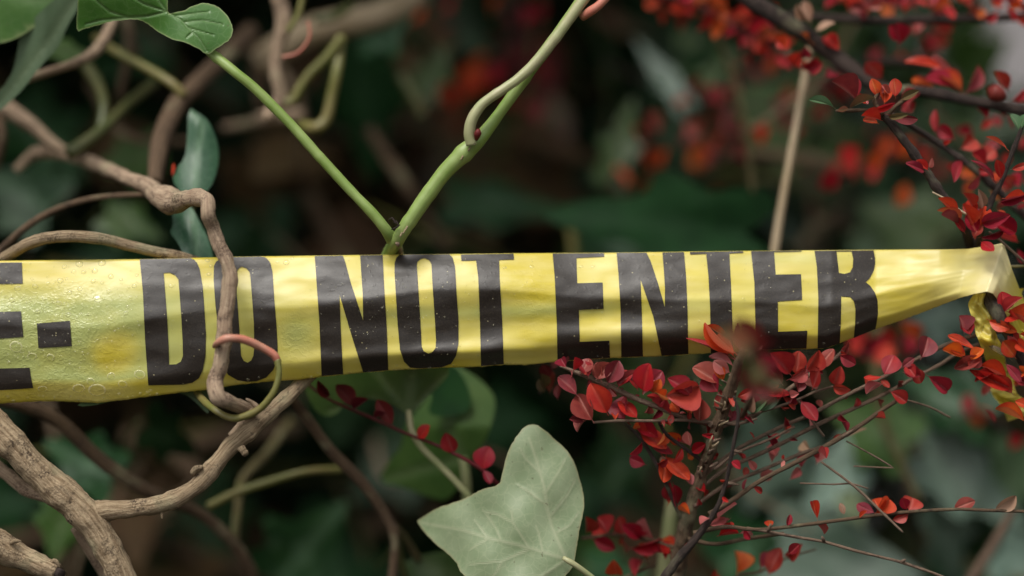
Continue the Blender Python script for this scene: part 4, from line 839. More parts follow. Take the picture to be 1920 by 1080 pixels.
twig('j', [(1400, 790, .006, 4), (1434, 765, .006, 4.2), (1475, 733, .006, 4.4), (1520, 702, .006, 4.4), (1560, 675, .008, 4.2), (1590, 652, .01, 3.6)])
twig('k', [(1340, 880, .004, 3), (1380, 850, .004, 2.8), (1440, 825, .004, 2.6), (1490, 800, .006, 2.2)])
twig('l', [(1330, 800, 0, 4), (1345, 790, 0, 3.4), (1380, 795, -.004, 3), (1420, 785, -.004, 2.4)])
twig('m', [(1587, 827, .008, 1.6), (1630, 850, .008, 1.6), (1670, 874, .008, 1.6), (1668, 877, .008, 1.5), (1600, 874, .01, 1.5)])
twig('n', [(1496, 750, .004, 2), (1520, 785, .006, 2.4), (1545, 818, .008, 2.4)])
twig('n2', [(1680, 745, .012, 1.8), (1740, 762, .014, 1.8), (1782, 783, .014, 2)])
twig('o', [(1540, 866, .004, 2.2), (1602, 912, .002, 2.6), (1654, 961, 0, 2.6), (1693, 998, -.002, 2)])
twig('p', [(1500, 906, .006, 1.6), (1560, 908, .006, 1.6), (1595, 907, .004, 1.8), (1628, 916, .004, 1.4)])
twig('q', [(1300, 1000, .0, 5), (1360, 988, .0, 4.2), (1420, 993, 0, 3.6), (1500, 985, .006, 3.6), (1576, 975, .006, 3.6), (1680, 962, .006, 3.4), (1785, 955, .006, 3.2), (1860, 957, .006, 3.2), (1960, 960, .006, 3)], BARK_BROWN)
twig('r', [(1400, 990, 0, 3), (1446, 998, 0, 3), (1500, 1008, 0, 3), (1545, 1016, 0, 2.8), (1602, 1032, -.001, 3), (1650, 1044, -.001, 2.6), (1693, 1055, -.002, 3), (1769, 1082, -.002, 2.6), (1830, 1110, -.002, 2.6)])
twig('s', [(1090, 1010, .05, 3), (1160, 1003, .05, 3.4), (1230, 1015, .04, 4), (1285, 1035, .03, 5)], BARK_BROWN)
twig('t', [(1290, 1010, .02, 4), (1340, 1020, .02, 4), (1400, 1010, .02, 4), (1470, 1000, .015, 3.4)], BARK_BROWN)
for a in [(1545, 1014, 1541, 1006), (1578, 820, 1600, 806), (1440, 996, 1446, 982), (1690, 1054, 1698, 1049), (1360, 905, 1385, 909), (1372, 845, 1392, 848), (1330, 830, 1352, 822), (1385, 800, 1378, 790), (1345, 868, 1330, 876)]:
    tube('bud', [(a[0], a[1], -.001, 3), ((a[0]+a[2])/2, (a[1]+a[3])/2, -.003, 3.4), (a[2], a[3], -.004, 1.4)], BARK_GREY, o, step=3, sides=8)
L1 = [ # base, tip, width, material, roll   (in focus)
 (1113,792,1081,739,42,DUSK,0),(1084,743,1048,705,34,DUSK,30),(1140,778,1112,724,46,RED,10),(1172,790,1160,742,44,CRIM,-30),(1196,786,1168,748,40,RED,30),(1099,787,1080,808,28,DUSK,60),(1095,790,1068,786,22,DUSK,20),
 (1062,690,1052,672,24,CRIM,0),(1076,697,1075,668,24,RED,35),(1090,702,1105,672,30,DUSK,-20),(1104,708,1092,676,28,CRIM,20),(1118,712,1142,682,34,DUSK,10),(1128,716,1112,680,30,DUSK,-30),(1138,722,1160,676,38,DUSK,0),(1152,722,1196,697,22,DUSK,30),(1158,728,1180,694,30,CRIM,-15),
 (1205,737,1214,684,52,RED,-20),(1208,737,1243,697,44,CRIM,15),(1196,732,1186,700,30,CRIM,30),(1206,740,1222,712,24,PINK,-30),(1222,738,1236,716,26,ORANGE,0),(1244,752,1228,734,20,ORANGE,30),(1250,760,1212,746,10,RED,60),(1262,778,1220,756,12,RED,50),
 (1316,722,1250,742,58,CRIM,-12),(1300,745,1262,706,36,CRIM,25),(1352,722,1301,686,40,DUSK,15),(1348,738,1322,700,38,CRIM,-20),(1352,730,1344,772,22,CRIM,40),(1314,742,1310,788,34,DUSK,0),(1258,752,1272,772,20,ORANGE,20),(1276,764,1296,776,22,ORANGE,-20),(1358,715,1340,690,22,ORANGE,10),
 (1382,676,1291,627,26,CRIM,42),(1384,668,1322,604,24,RED,-45),(1380,672,1330,620,26,RED,20),(1378,688,1334,660,18,PINK,35),(1370,700,1340,678,28,PINK,0),(1372,640,1325,612,10,ORANGE,30),
 (1398,665,1378,610,24,DKRED,-40),(1404,668,1420,636,20,PINK,0),(1412,660,1426,640,22,PINK,-10),
 (1380,745,1412,733,20,RED,20),(1385,752,1420,745,16,CRIM,50),(1412,738,1462,724,18,RED,30),(1430,742,1480,732,20,RED,-35),(1400,770,1412,745,22,TAN,20),(1405,778,1440,750,18,LGREEN,10),(1420,775,1466,740,22,LGREEN,35),(1430,770,1398,742,24,DUSK,0),
 (1362,770,1375,745,12,RED,0),(1366,795,1380,770,14,CRIM,30),(1372,785,1364,765,10,PINK,0),
 (1500,750,1532,788,38,CRIM,-15),(1562,724,1576,687,30,CRIM,5),(1560,725,1592,732,22,CRIM,35),(1523,730,1540,690,36,CRIM,-20),(1512,698,1534,654,36,CRIM,10),(1530,694,1560,655,30,DUSK,0),(1573,666,1603,684,24,CRIM,25),(1582,660,1592,640,14,DUSK,0),
 (1484,704,1444,662,40,CRIM,-15),(1492,705,1500,660,40,CRIM,25),(1476,713,1514,692,26,CRIM,30),(1468,722,1448,690,26,DUSK,0),(1496,738,1500,712,22,DUSK,20),(1480,742,1498,738,16,PINK,0),(1470,738,1432,728,22,RED,30),(1458,752,1466,730,20,CRIM,0),(1445,745,1425,715,26,RED,20),(1452,716,1420,672,32,CRIM,0),
 (1657,706,1676,664,40,CRIM,5),(1657,718,1626,742,18,PINK,40),(1655,706,1620,712,16,RED,45),(1668,733,1700,754,28,CRIM,10),(1693,698,1728,708,26,CRIM,-20),(1690,690,1712,672,18,DUSK,10)]
for a in L1: leaf(o, *a[:6], d=-.004 if a[3] < 740 else .0, dt=random.uniform(-.008, .004), roll=a[6])
L2 = [(1190,795,1230,815,30,RED),(1195,800,1250,840,46,RED),(1215,830,1262,850,34,RED),(1225,812,1205,790,26,RED),(1240,852,1288,905,44,RED),(1250,850,1240,905,34,RED),(1262,905,1278,950,36,RED),(1258,900,1250,940,24,CRIM),(1212,872,1180,858,26,RED),(1246,810,1270,830,24,ORANGE),(1295,838,1290,808,20,PINK),(1250,868,1240,858,14,TAN),(1290,885,1296,905,18,PINK),(1300,845,1288,860,18,ORANGE),(1318,915,1326,940,24,ORANGE),(1305,910,1322,925,18,RED),(1325,862,1332,880,14,PINK),
      (1342,975,1382,945,30,PINK),(1328,985,1362,972,18,PINK),(1370,972,1352,985,14,PINK),(1345,1005,1385,1000,20,RED),(1385,1000,1410,1005,14,PINK),(1395,868,1388,846,12,RED)]
for a in L2: leaf(o, *a, d=.014, dt=random.uniform(-.006, .006))
L3 = [(1222,1015,1212,968,46,PINK),(1205,1010,1170,985,30,RED),(1140,1002,1120,970,36,CRIM),(1170,1005,1158,968,30,CRIM),(1100,1000,1095,965,30,CRIM),(1180,1030,1240,1005,26,RED),(1110,1010,1150,1030,30,RED),(1220,1030,1260,1040,24,RED),(1160,1080,1150,1050,34,RED),(1190,1085,1205,1055,30,CRIM),(1382,1078,1382,1032,42,ORANGE),(1440,1080,1460,1030,38,CRIM),(1475,1045,1502,1022,22,CRIM),(1425,1068,1452,1030,34,CRIM),(1330,1090,1345,1075,20,ORANGE),(1240,1010,1262,1020,20,ORANGE),(1215,1050,1200,1020,20,ORANGE)]
for a in L3: leaf(o, *a, d=.045, dt=random.uniform(-.01, .01))
for a in [(1640,964,1664,936,38,RED),(1642,963,1606,944,24,CRIM),(1650,966,1640,934,28,RED),(1703,959,1716,930,42,CRIM),(1700,957,1692,934,20,RED),(1785,956,1828,938,26,DUSK),(1863,956,1905,930,30,TAN),(1705,963,1678,976,18,CRIM),(1533,975,1523,942,18,ORANGE),(1583,966,1578,944,14,TAN),(1443,990,1443,974,18,ORANGE),(1478,1040,1500,1020,20,CRIM)]:
    leaf(o, *a, d=.008, dt=random.uniform(-.006, .006), roll=random.uniform(-15, 15))
for a in [(1440,825,1462,818,22,RED),(1436,838,1458,850,26,PINK),(1445,868,1466,842,30,PINK),(1450,880,1430,900,22,PINK),(1500,880,1520,840,26,CRIM),(1520,845,1500,828,22,TAN),(1530,870,1550,850,24,PINK),(1588,820,1625,800,12,TAN),(1560,828,1580,815,14,RED),(1480,900,1500,880,18,PINK),(1470,815,1480,790,14,CRIM)]:
    leaf(o, *a, d=.03, dt=random.uniform(-.006, .006))
foliate(o, tw['a'], 14, 20, [(CRIM, 5), (DUSK, 3), (RED, 1)], .012, 0, .85)
foliate(o, tw['c'], 5, 26, MIXO, .012); foliate(o, tw['j'], 8, 26, [(CRIM, 4), (DUSK, 3)], .012, .2); foliate(o, tw['e'], 6, 20, [(CRIM, 2), (DUSK, 3), (PINK, 1)], .01, .1, .9)
foliate(o, tw['f'], 9, 20, [(CRIM, 4), (DUSK, 2)], .01, .2); foliate(o, tw['g'], 9, 19, [(CRIM, 3), (DUSK, 2), (PINK, .6)], .01, .1); foliate(o, tw['h'], 6, 18, [(CRIM, 3), (RED, 2)], .01)
foliate(o, tw['i'], 6, 18, [(CRIM, 3), (DUSK, 2)], .01, .1, .8); foliate(o, tw['d'], 6, 18, [(RED, 3), (PINK, 1)], .01, .3, .8); foliate(o, tw['q'], 5, 20, [(RED, 3), (CRIM, 2)], .01, .05, .5); foliate(o, tw['main'], 6, 20, [(RED, 3), (CRIM, 3), (ORANGE, 1)], .015, .1, .7)
foliate(o, tw['b'], 6, 24, [(CRIM, 4), (RED, 3)], .01, .1, .9); foliate(o, tw['c2'], 6, 26, [(RED, 4), (ORANGE, 1)], .01)
twig('u', [(1360, 1110, .045, 3), (1382, 1080, .045, 3), (1425, 1072, .045, 2.6), (1476, 1046, .045, 2.2), (1530, 1030, .045, 1.6)], BARK_BROWN)
twig('v', [(1130, 1100, .05, 3), (1165, 1085, .05, 3), (1230, 1060, .045, 3)], BARK_BROWN); foliate(o, tw['s'], 8, 30, [(CRIM, 2), (RED, 3)], .02)
rn = random.Random(3)
for i in range(26):                                          # stubs, bud scales and hairs on the knobbly twig
    t = rn.random(); q = catmull([(1382, 690), (1368, 735), (1350, 785), (1332, 840), (1312, 900)], 4); q = q[int(t*(len(q)-1))]; a = rn.uniform(-1.2, 1.2) - 1.57; L = rn.uniform(8, 24)
    tube('bud', [(q[0], q[1], -.004, 3), (q[0] + math.cos(a)*L*.5 + rn.uniform(-3,3), q[1] + math.sin(a)*L*.5, -.010, 2.4), (q[0] + math.cos(a)*L, q[1] + math.sin(a)*L, -.012, 1)], rn.choice([BARK_GREY, STRAW, BARK_BROWN]), o, step=4, sides=6)

# ---- one shoot pokes out at the camera, in front of the tape, far out of focus
o = empty('near_sprig', K(1400, 690, -.15), 'very blurred olive and red leaf tips poking forward over the last T and E', 'sprig')
tube('twig', [(1392, 780, -.02, 5), (1410, 740, -.08, 5), (1425, 700, -.14, 5), (1400, 650, -.17, 4)], BARK_BROWN, o, step=5, sides=10)
for a in [(1420,690,1362,612,46,LOLIVE,-.15),(1430,680,1380,596,26,DKRED,-.13),(1400,715,1425,690,34,LOLIVE,-.16),(1400,680,1455,640,22,DKRED,-.12),(1400,725,1450,740,32,DKRED,-.14),(1425,715,1470,685,34,CRIM,-.10),(1415,740,1390,690,34,DKRED,-.12),(1415,705,1470,725,24,LOLIVE,-.12)]:
    leaf(o, *a[:6], d=a[6], dt=-.01)

# ---- right: knotted dark branch carrying the end of the tape
o = coto('dark knotted branch at the right holding the twisted tape end, hung with red leaves', 1860, 580)
tw = {}
def rtwig(pts, mat=BARK_DARK, sides=14, **k): return tube('twig', pts, mat, o, step=4, sides=sides, rough=.16, nscale=240, **k)
B1 = [(1640, 207, .0, 7), (1663, 223, .0, 8.5), (1690, 256, .0, 8), (1713, 287, 0, 8.5), (1740, 327, 0, 8.5), (1777, 380, .001, 8), (1807, 427, .012, 8.5), (1822, 463, .028, 9.5), (1838, 510, .030, 12), (1852, 552, .008, 13.5), (1866, 580, -.004, 14), (1880, 606, -.004, 12), (1898, 640, 0, 10), (1918, 675, .004, 11), (1950, 730, .01, 12)]
rtwig(B1, knots=((.18, .25, .015), (.3, .2, .015), (.5, .2, .02), (.62, .15, .02)))
rtwig([(1920, 225, -.004, 3), (1913, 247, -.004, 4), (1890, 307, -.003, 4.5), (1876, 345, -.003, 4.5), (1863, 367, -.002, 4.8), (1850, 405, -.002, 4.8), (1838, 440, .012, 5.5), (1826, 475, .030, 6)], knots=((.2, .3, .02), (.4, .3, .02), (.6, .3, .02)))
rtwig([(1567, 208, -.002, 3), (1600, 207, -.002, 3.6), (1640, 206, 0, 4)], BARK_BROWN, 10)
rtwig([(1655, 215, -.002, 5), (1640, 190, -.004, 4), (1650, 170, -.004, 3)], BARK_BROWN, 10)
rtwig([(1663, 215, 0, 6), (1685, 195, -.004, 4), (1705, 183, -.006, 3)], BARK_BROWN, 10)
rtwig([(1748, 360, -.002, 1.5), (1775, 375, -.003, 2.4), (1800, 395, -.004, 2.6), (1830, 410, -.004, 2)], STRAW, 8)
rtwig([(1855, 435, .006, 2.4), (1880, 455, .01, 2.4), (1930, 500, .014, 2.6)], BARK_GREY, 8)
rtwig([(1890, 500, .015, 3), (1925, 499, .015, 3)], STEM_OLIVE, 8)
rtwig([(1714, 708, .02, 3.4), (1760, 685, .022, 3.6), (1810, 655, .022, 4), (1870, 640, .02, 5), (1905, 655, .012, 6)], BARK_GREY, 10)
rtwig([(1721, 672, .018, 3.4), (1770, 648, .02, 3.8), (1830, 628, .02, 4), (1880, 620, .014, 5)], BARK_GREY, 10)
R1 = [(1726,674,1746,630,42,DUSK,0),(1715,688,1730,718,30,CRIM,10),(1700,684,1716,706,24,CRIM,0),(1738,703,1774,732,32,CRIM,0),(1808,626,1798,592,36,DUSK,10),(1820,630,1810,600,28,CRIM,-10),(1834,658,1778,628,14,RED,40),(1808,670,1764,658,30,ORANGE,0),(1812,668,1788,654,24,ORANGE,20),(1846,668,1788,692,26,DUSK,-10),(1840,664,1815,688,30,CRIM,20),(1846,652,1820,676,22,ORANGE,30),
 (1881,588,1882,548,34,RED,25),(1881,588,1908,556,24,CRIM,-20),(1886,582,1926,610,36,RED,-15),(1892,590,1915,600,26,RED,20),(1850,598,1907,622,20,ORANGE,10),(1852,600,1890,618,22,RED,50),(1905,672,1882,640,36,ORANGE,15),(1898,676,1856,645,15,LOLIVE,35),(1884,680,1914,716,20,CRIM,25),(1902,732,1828,697,26,RED,-25),(1892,712,1836,690,24,RED,20),(1870,700,1828,716,22,CRIM,10),(1900,740,1868,705,24,CRIM,0),(1910,625,1935,640,28,RED,0),(1905,640,1930,660,24,RED,20),(1925,790,1864,772,20,ORANGE,20),(1930,765,1908,750,20,RED,0),(1888,620,1910,640,26,CRIM,10),(1915,700,1935,690,22,ORANGE,0),(1900,700,1925,722,20,CRIM,20),
 (1911,247,1901,212,17,LGREEN,30),(1911,247,1921,214,17,LGREEN,-30),(1891,282,1854,250,14,RED,30),(1868,343,1832,297,20,CRIM,30),(1878,338,1870,300,18,RED,0),(1895,318,1928,309,14,CRIM,20),(1872,380,1926,367,18,CRIM,30),(1880,372,1925,380,16,RED,-10),(1850,408,1905,436,34,RED,-15),(1836,420,1892,404,30,CRIM,15),(1835,446,1886,432,15,CRIM,25),(1832,440,1815,398,28,RED,0),(1828,430,1845,385,30,RED,20),(1822,425,1800,380,24,RED,-10),(1838,452,1862,470,22,RED,10),(1824,446,1840,420,24,CRIM,0),
 (1797,415,1764,370,17,RED,25),(1800,422,1762,408,12,CRIM,30),(1802,418,1766,388,16,ORANGE,30),(1810,438,1790,405,16,CRIM,0),(1742,315,1748,300,9,PINK,0),(1735,322,1708,305,24,CRIM,10),(1741,320,1720,300,16,RED,0),(1835,395,1830,352,12,TAN,20),(1815,405,1825,372,24,RED,10),(1826,392,1806,362,20,CRIM,0),
 (1609,190,1560,153,42,DUSK,5),(1611,184,1588,145,34,CRIM,0),(1644,182,1637,149,22,ORANGE,0),(1679,184,1677,147,24,ORANGE,10),(1658,196,1658,164,27,RED,0),(1650,184,1645,159,14,PINK,0),(1670,182,1652,160,14,DUSK,20),(1566,203,1524,180,15,LGREEN,25),(1646,183,1594,199,15,LOLIVE,20),(1629,210,1678,193,14,RED,30),(1686,188,1722,170,18,LOLIVE,20),(1655,226,1615,217,22,RED,10),(1648,232,1620,220,16,ORANGE,0),(1660,214,1722,228,16,DUSK,30),(1662,220,1705,214,12,LOLIVE,30),(1628,196,1622,186,9,PINK,0),(1625,196,1607,176,14,RED,0),(1568,208,1592,204,12,LOLIVE,20)]
for a in R1: leaf(o, *a[:6], d=-.004, dt=random.uniform(-.010, .004), roll=a[6])
scatter(o, 1800, 380, 1930, 470, 11, 30, [(RED, 3), (CRIM, 3)], .004, .05)
scatter(o, 1885, 560, 1940, 720, 4, 30, [(RED, 3), (CRIM, 3), (ORANGE, 1)], .02, .06)
scatter(o, 1840, 720, 1940, 800, 4, 30, MIXR, .03, .06)

# ---- upper right branches, a little behind
o = coto('thick dark branch sloping from the top edge towards the upper right cluster', 1500, 60, .08)
tube('twig', [(1340, -60, .08, 16), (1394, -8, .08, 16), (1450, 28, .08, 17), (1505, 61, .08, 16), (1558, 100, .08, 15), (1600, 130, .07, 14), (1650, 165, .065, 11), (1733, 172, .06, 10), (1810, 187, .06, 10), (1920, 207, .06, 11), (1980, 215, .06, 11)], BARK_DARK, o, step=5, sides=16, rough=.14, knots=((.4, .15, .02), (.55, .2, .02), (.7, .2, .02)))
for a in [(1810,178,1834,124,32,CRIM),(1893,172,1864,134,24,CRIM),(1820,192,1850,222,24,RED),(1895,190,1928,170,22,RED),(1655,150,1625,118,34,CRIM),(1800,172,1742,140,40,RED),(1806,176,1760,128,36,ORANGE),(1772,128,1702,108,30,RED),(1790,135,1750,110,26,PINK),(1755,165,1710,150,26,ORANGE),(1740,160,1715,146,22,ORANGE),(1685,88,1680,45,42,RED),(1690,80,1672,50,30,RED),(1876,195,1888,220,16,CRIM),(1885,215,1905,240,14,DUSK),(1575,95,1548,68,30,RED),(1500,60,1530,82,20,ORANGE),(1520,45,1508,0,24,TAN),(1528,58,1560,38,26,TAN),(1515,40,1495,5,16,TAN),(1470,90,1480,65,34,RED),(1500,108,1510,85,26,CRIM),(1480,95,1460,72,30,RED),(1860,175,1868,155,24,DKRED),(1500,130,1530,105,30,RED),(1515,140,1545,120,28,CRIM),(1490,125,1505,98,30,RED),(1530,130,1510,110,26,ORANGE),(1545,145,1570,130,26,CRIM)]:
    leaf(o, *a, d=.07, dt=random.uniform(-.01, .01))
tube('berry', [(1852, 168, .05, 4), (1862, 172, .05, 16), (1874, 178, .05, 14), (1884, 182, .055, 4)], DKRED, o, step=3, sides=12)
o = coto('thin dark twig crossing behind the main right-hand branch', 1800, 300, .04)
B2 = [(1670, 215, .03, 5), (1687, 223, .03, 5), (1747, 260, .04, 6), (1800, 297, .04, 6), (1860, 347, .045, 7), (1900, 385, .05, 8), (1960, 440, .05, 8)]
tube('twig', B2, BARK_DARK, o, step=5, sides=10, rough=.15, knots=((.4, .3, .02), (.6, .3, .02)))
for a in [(1756,252,1752,206,20,CRIM),(1790,262,1763,236,30,RED),(1800,280,1830,260,34,CRIM),(1840,300,1868,280,34,CRIM),(1850,310,1830,285,28,RED),(1690,205,1720,180,30,CRIM),(1712,212,1700,190,30,CRIM),(1880,330,1905,350,28,CRIM)]: leaf(o, *a, d=.055, dt=random.uniform(-.01, .01))
foliate(o, B2, 9, 28, [(CRIM, 3), (RED, 3)], .02, .3)
scatter(o, 1760, 240, 1920, 330, 9, 32, [(CRIM, 3), (RED, 3)], .08, .14); scatter(o, 1800, 330, 1930, 440, 9, 32, [(CRIM, 3), (RED, 3), (ORANGE, 1)], .05, .12)
o = coto('red-leaved branch lying level along the top right edge', 1700, 35, .10)
tube('twig', [(1480, 25, .12, 6), (1560, 34, .11, 8), (1650, 38, .10, 9), (1750, 36, .10, 9), (1860, 34, .10, 8), (1960, 30, .1, 8)], BARK_DARK, o, step=6, sides=10, rough=.12)
tube('twig', [(1650, 115, .14, 8), (1740, 120, .14, 9), (1800, 140, .14, 8)], BARK_DARK, o, step=6, sides=10, rough=.12)
scatter(o, 1560, -30, 1930, 20, 90, 28, MIXF, .08, .16); scatter(o, 1580, 40, 1760, 110, 9, 36, [(CRIM, 3), (RED, 2), (DUSK, 1)], .12, .2); scatter(o, 1740, 38, 1800, 60, 3, 36, MIXF, .12, .2)
scatter(o, 1850, 0, 1930, 40, 6, 32, MIXF, .06, .12)
o = coto('blurred branch thick with orange-red leaves left of the dark branch at the top', 1400, 60, .14)
P3 = [(1210, -20, .15, 5), (1290, 5, .15, 6), (1370, 45, .14, 7), (1440, 85, .13, 7), (1500, 115, .12, 7)]
tube('twig', P3, BARK_DARK, o, step=6, sides=10)
foliate(o, P3, 40, 32, MIXO, .03); scatter(o, 1270, -30, 1400, 20, 10, 34, MIXO, .14, .2); scatter(o, 1370, 30, 1490, 100, 12, 34, MIXO, .14, .2); scatter(o, 1230, 0, 1310, 20, 5, 36, MIXO, .1, .18)
for n_, (lb, x, y, d_, items, path) in enumerate([
    ('blurred twig with pink and red leaves hanging in the upper middle', 1370, 200, .22, [(1378,160,44,PINK),(1382,225,60,PINK),(1345,180,50,CRIM),(1312,165,44,RED),(1425,250,50,RED),(1465,200,44,CRIM),(1470,230,44,RED),(1300,245,50,DUSK),(1340,290,60,RED),(1310,300,50,ORANGE),(1445,120,50,ORANGE),(1420,145,40,DUSK),(1480,180,36,ORANGE),(1390,285,50,DUSK),(1500,250,30,RED),(1350,270,40,RED)], [(1330, 330, .22, 4), (1370, 220, .22, 4), (1400, 120, .22, 4)]),
    ('blurred twig with orange leaves left of the straw stalk', 1200, 280, .24, [(1195,245,46,ORANGE),(1225,295,50,ORANGE),(1150,325,60,RED),(1230,235,40,DUSK),(1240,300,34,ORANGE),(1160,310,44,ORANGE),(1170,330,50,RED)], [(1140, 345, .24, 4), (1200, 290, .24, 4), (1240, 220, .24, 4)]),
    ('blurred twig with scarlet leaves beside the green shoot', 860, 180, .26, [(845,180,60,RED),(810,190,44,CRIM),(870,140,44,ORANGE),(900,150,50,RED),(930,140,50,RED),(895,120,40,ORANGE),(990,30,50,RED),(1005,20,44,CRIM),(930,10,40,ORANGE),(780,30,36,ORANGE),(760,40,30,ORANGE),(960,100,50,DKRED),(1000,210,60,DKRED),(1010,140,50,DKRED)], [(780, 230, .26, 4), (880, 150, .26, 4), (1000, 20, .28, 4)]),
    ('blurred twig with coral leaves in the middle of the upper right', 1620, 310, .20, [(1600,310,56,RED),(1630,320,50,RED),(1655,285,56,ORANGE),(1560,335,50,RED),(1690,370,44,ORANGE),(1665,280,40,RED),(1700,280,44,ORANGE),(1725,290,44,RED),(1590,295,44,RED),(1640,300,44,ORANGE),(1570,320,40,CRIM)], [(1540, 345, .2, 5), (1620, 315, .2, 5), (1700, 275, .2, 5), (1800, 290, .2, 5)]),
    ('blurred branch of scarlet leaves just below the letter R', 1680, 640, .16, [(1610,640,54,RED),(1640,650,54,RED),(1670,640,56,RED),(1700,625,44,ORANGE),(1655,665,50,RED),(1690,650,46,RED),(1625,660,40,CRIM),(1600,650,36,RED)], [(1570, 670, .16, 4), (1650, 655, .16, 4), (1720, 630, .16, 4)]),
    ('blurred red leaves on a twig right of the fanned twigs', 1840, 780, .18, [(1840,770,50,RED),(1815,760,40,CRIM),(1830,785,40,ORANGE),(1905,830,36,RED)], [(1790, 790, .18, 4), (1840, 775, .18, 4), (1910, 830, .18, 4)]),
    ('faded red leaves on a twig just under the tape left of the spray', 1035, 700, .04, [(1025,695,34,DUSK),(1030,720,36,DUSK),(1045,735,30,DUSK),(1015,725,28,LOLIVE),(1018,715,30,LOLIVE),(1040,680,30,DUSK)], [(1010, 740, .045, 2.5), (1030, 710, .045, 2.5), (1035, 670, .045, 2.5)]),
    ]):
    o = coto(lb, x, y, d_); tube('twig', path, BARK_DARK, o, step=6, sides=8)
    for (lx, ly, sz, m_) in items:
        a = random.uniform(-2.4, -.7); lx0, ly0 = lx - math.cos(a)*sz*.5, ly - math.sin(a)*sz*.5
        leaf(o, lx0, ly0, lx0 + math.cos(a)*sz, ly0 + math.sin(a)*sz, sz*.68, m_, d_ + random.uniform(-.02, .02), random.uniform(-.01, .01))

o = coto('far blurred red leaves strewn through the dark hedge at the upper right', 1450, 220, .26)
tube('twig', [(1130, 120, .28, 4), (1300, 180, .27, 4), (1500, 220, .26, 4), (1760, 340, .27, 4)], BARK_DARK, o, step=8, sides=8)
scatter(o, 1140, 90, 1760, 390, 24, 38, [(RED, 4), (CRIM, 3), (ORANGE, 1)], .22, .32)
o = coto('far blurred red leaves behind the bend of the green shoot', 930, 110, .28)
tube('twig', [(800, 230, .3, 4), (900, 130, .28, 4), (1040, 10, .28, 4)], BARK_DARK, o, step=8, sides=8)
scatter(o, 800, 0, 1030, 230, 12, 38, [(RED, 4), (CRIM, 3), (DKRED, 2)], .24, .32)
o = empty('straw_stalk', K(1480, 300, .06), 'pale dry straw stalk leaning down behind the tape under the dark branch', 'stalk')
tube('stalk', [(1519, 85, .11, 5), (1508, 150, .11, 7.5), (1494, 230, .105, 7.5), (1472, 350, .10, 8), (1457, 440, .10, 8.5), (1440, 560, .10, 8.5)], STRAW, o, step=6, sides=12, rough=.04)
o = empty('straw_stalk', K(1400, 330, .16), 'short blurred dry stalk left of the long straw stalk', 'stalk')
tube('stalk', [(1340, 60, .18, 5), (1365, 120, .18, 5), (1395, 220, .17, 5), (1405, 300, .17, 6), (1412, 360, .17, 5)], BARK_MOSS, o, step=6, sides=10)
o = empty('straw_stalk', K(1255, 1000, .09), 'broad pale dry stalk standing behind the bottom of the red spray', 'stalk')
tube('stalk', [(1262, 920, .09, 11), (1258, 960, .09, 12), (1252, 1010, .09, 13), (1240, 1100, .09, 13)], STEM_PALE, o, step=6, sides=12)
o = empty('straw_stalk', K(1070, 440, .2), 'blurred olive stalk standing above the tape right of centre', 'stalk')
tube('stalk', [(1062, 400, .2, 8), (1072, 440, .2, 9), (1078, 500, .2, 9)], STEM_OLIVE, o, step=6, sides=10)

# ================================================================== BACKGROUND IVY
hedge = empty('ivy_bush', (0, .6, .4), 'mass of dark shaded ivy filling the background behind the branches', 'ivy')
rn = random.Random(11)
def bg_M(x, z, y, size):
    b = Vector((x, y, z)); yv = Vector((rn.uniform(-1, 1), rn.uniform(-.5, .5), rn.uniform(-1, .3))).normalized()
    hint = Vector((rn.uniform(-.5, .5), -1, rn.uniform(.0, 1.2)))
    return orient(b, b + yv * size, rad(rn.uniform(-30, 30)), size * rn.uniform(.8, 1.0), hint)
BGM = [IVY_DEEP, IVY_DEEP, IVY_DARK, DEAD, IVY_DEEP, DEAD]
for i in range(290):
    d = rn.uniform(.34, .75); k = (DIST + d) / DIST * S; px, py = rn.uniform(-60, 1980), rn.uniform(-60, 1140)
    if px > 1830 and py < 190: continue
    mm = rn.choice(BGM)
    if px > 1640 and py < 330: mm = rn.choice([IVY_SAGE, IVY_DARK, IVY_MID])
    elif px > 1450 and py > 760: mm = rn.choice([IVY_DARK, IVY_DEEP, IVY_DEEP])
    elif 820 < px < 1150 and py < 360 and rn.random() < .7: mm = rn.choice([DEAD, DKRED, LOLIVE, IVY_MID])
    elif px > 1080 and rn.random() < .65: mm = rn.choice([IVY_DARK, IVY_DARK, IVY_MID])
    place('leaf', rn.choice(IVY_LOW), mm, hedge, bg_M((px - 960) * k, CH - (py - 540) * k, d, rn.uniform(.05, .085)))
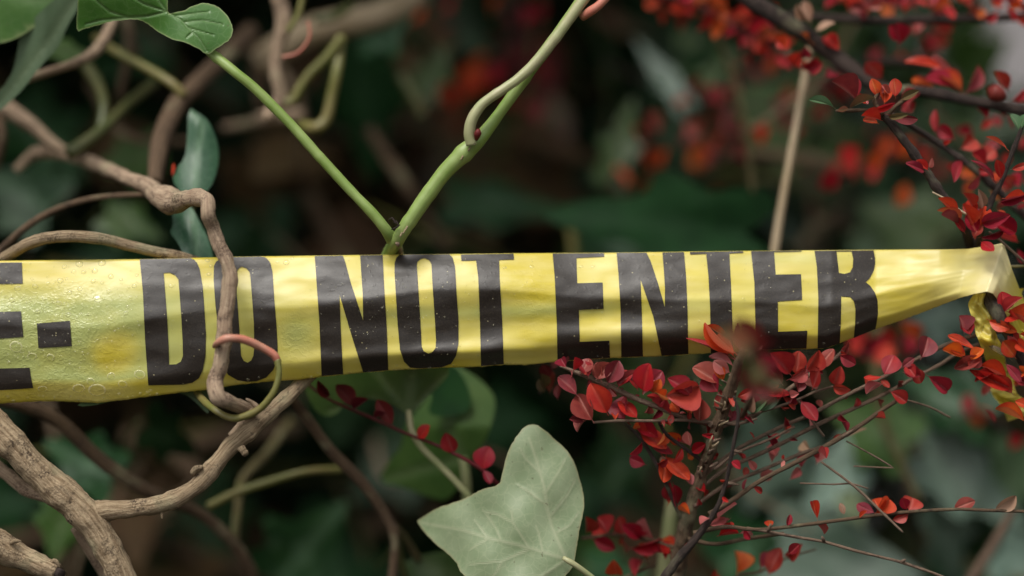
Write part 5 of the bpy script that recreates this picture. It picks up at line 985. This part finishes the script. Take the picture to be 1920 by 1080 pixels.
for i in range(110):                                          # thin woody and green runners of the same bush
    d = rn.uniform(.17, .5); x, y = rn.uniform(-50, 1950), rn.uniform(-40, 1120)
    if x > 1700 and y < 260: continue
    a = rn.gauss(1.0, .9); L = rn.uniform(120, 420); bend_ = rn.uniform(-70, 70); r_ = rn.choice([3, 4, 5, 6, 8, 9])
    p0, p1 = (x - math.cos(a)*L/2, y - math.sin(a)*L/2), (x + math.cos(a)*L/2, y + math.sin(a)*L/2)
    nm = tube('runner', [(p0[0], p0[1], d + .04, r_), (x - math.sin(a)*bend_ + rn.uniform(-15, 15), y + math.cos(a)*bend_, d, r_), (p1[0], p1[1], d + rn.uniform(-.02, .06), r_*.8)], rn.choice([BARK_BROWN, BARK_BROWN, BARK_MOSS, STEM_DIM, STEM_OLIVE, BARK, BARK_PINK]), hedge, step=14, sides=8, rough=.1, nscale=60)
# the rest of the mass, a canopy added overhead for shade, and foliage beside and below the view, as one body each
def mass(name, n, fx, mat, label):
    V, F, va = [], [], []
    base = [(np.array([tuple(v.co) for v in me.vertices]), [tuple(p.vertices) for p in me.polygons], [d.value for d in me.attributes['vein'].data]) for me in IVY_LOW]
    for i in range(n):
        r = fx()
        if r is None: continue
        x, y, z, size = r; M = np.array(bg_M(x, z, y, size)); vs, fs, at = base[i % len(base)]
        q = vs @ M[:3, :3].T + M[:3, 3]; b = len(V); V.extend(map(tuple, q)); F.extend([tuple(b + k_ for k_ in f) for f in fs]); va.extend(at)
    return tag(link(name, raw_mesh(name, V, F, {'vein': va, 'edge': [0.0]*len(va)}), None, mat), label, 'ivy', kind='stuff')
def f1():
    x, y, z = rn.uniform(-1.5, 1.5), rn.uniform(.8, 1.45), rn.uniform(.0, 1.9)
    k = (DIST + y) / DIST * S
    if x / k + 960 > 1790 and (CH - z) / k + 540 < 205: return None
    return x, y, z, rn.uniform(.05, .09)
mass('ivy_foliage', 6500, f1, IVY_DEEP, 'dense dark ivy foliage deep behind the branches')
def f2():
    x, y, z = rn.uniform(-1.3, 1.3), rn.uniform(.05, .95), rn.uniform(1.26, 1.9)
    if abs(x) > .0 and x > .33: return None
    return x, y, z, rn.uniform(.05, .09)
mass('ivy_shade_canopy', 3400, f2, IVY_DARK, 'unseen ivy canopy added above the view to shade the background')
def f3():
    s_ = rn.choice((-1, 1)); return s_ * rn.uniform(.45, 1.3), rn.uniform(.05, .6), rn.uniform(.1, 1.6), rn.uniform(.05, .09)
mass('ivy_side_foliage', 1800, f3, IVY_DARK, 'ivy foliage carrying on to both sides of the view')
def f4(): return rn.uniform(-1.3, 1.3), rn.uniform(.1, .6), rn.uniform(.02, .7), rn.uniform(.05, .09)
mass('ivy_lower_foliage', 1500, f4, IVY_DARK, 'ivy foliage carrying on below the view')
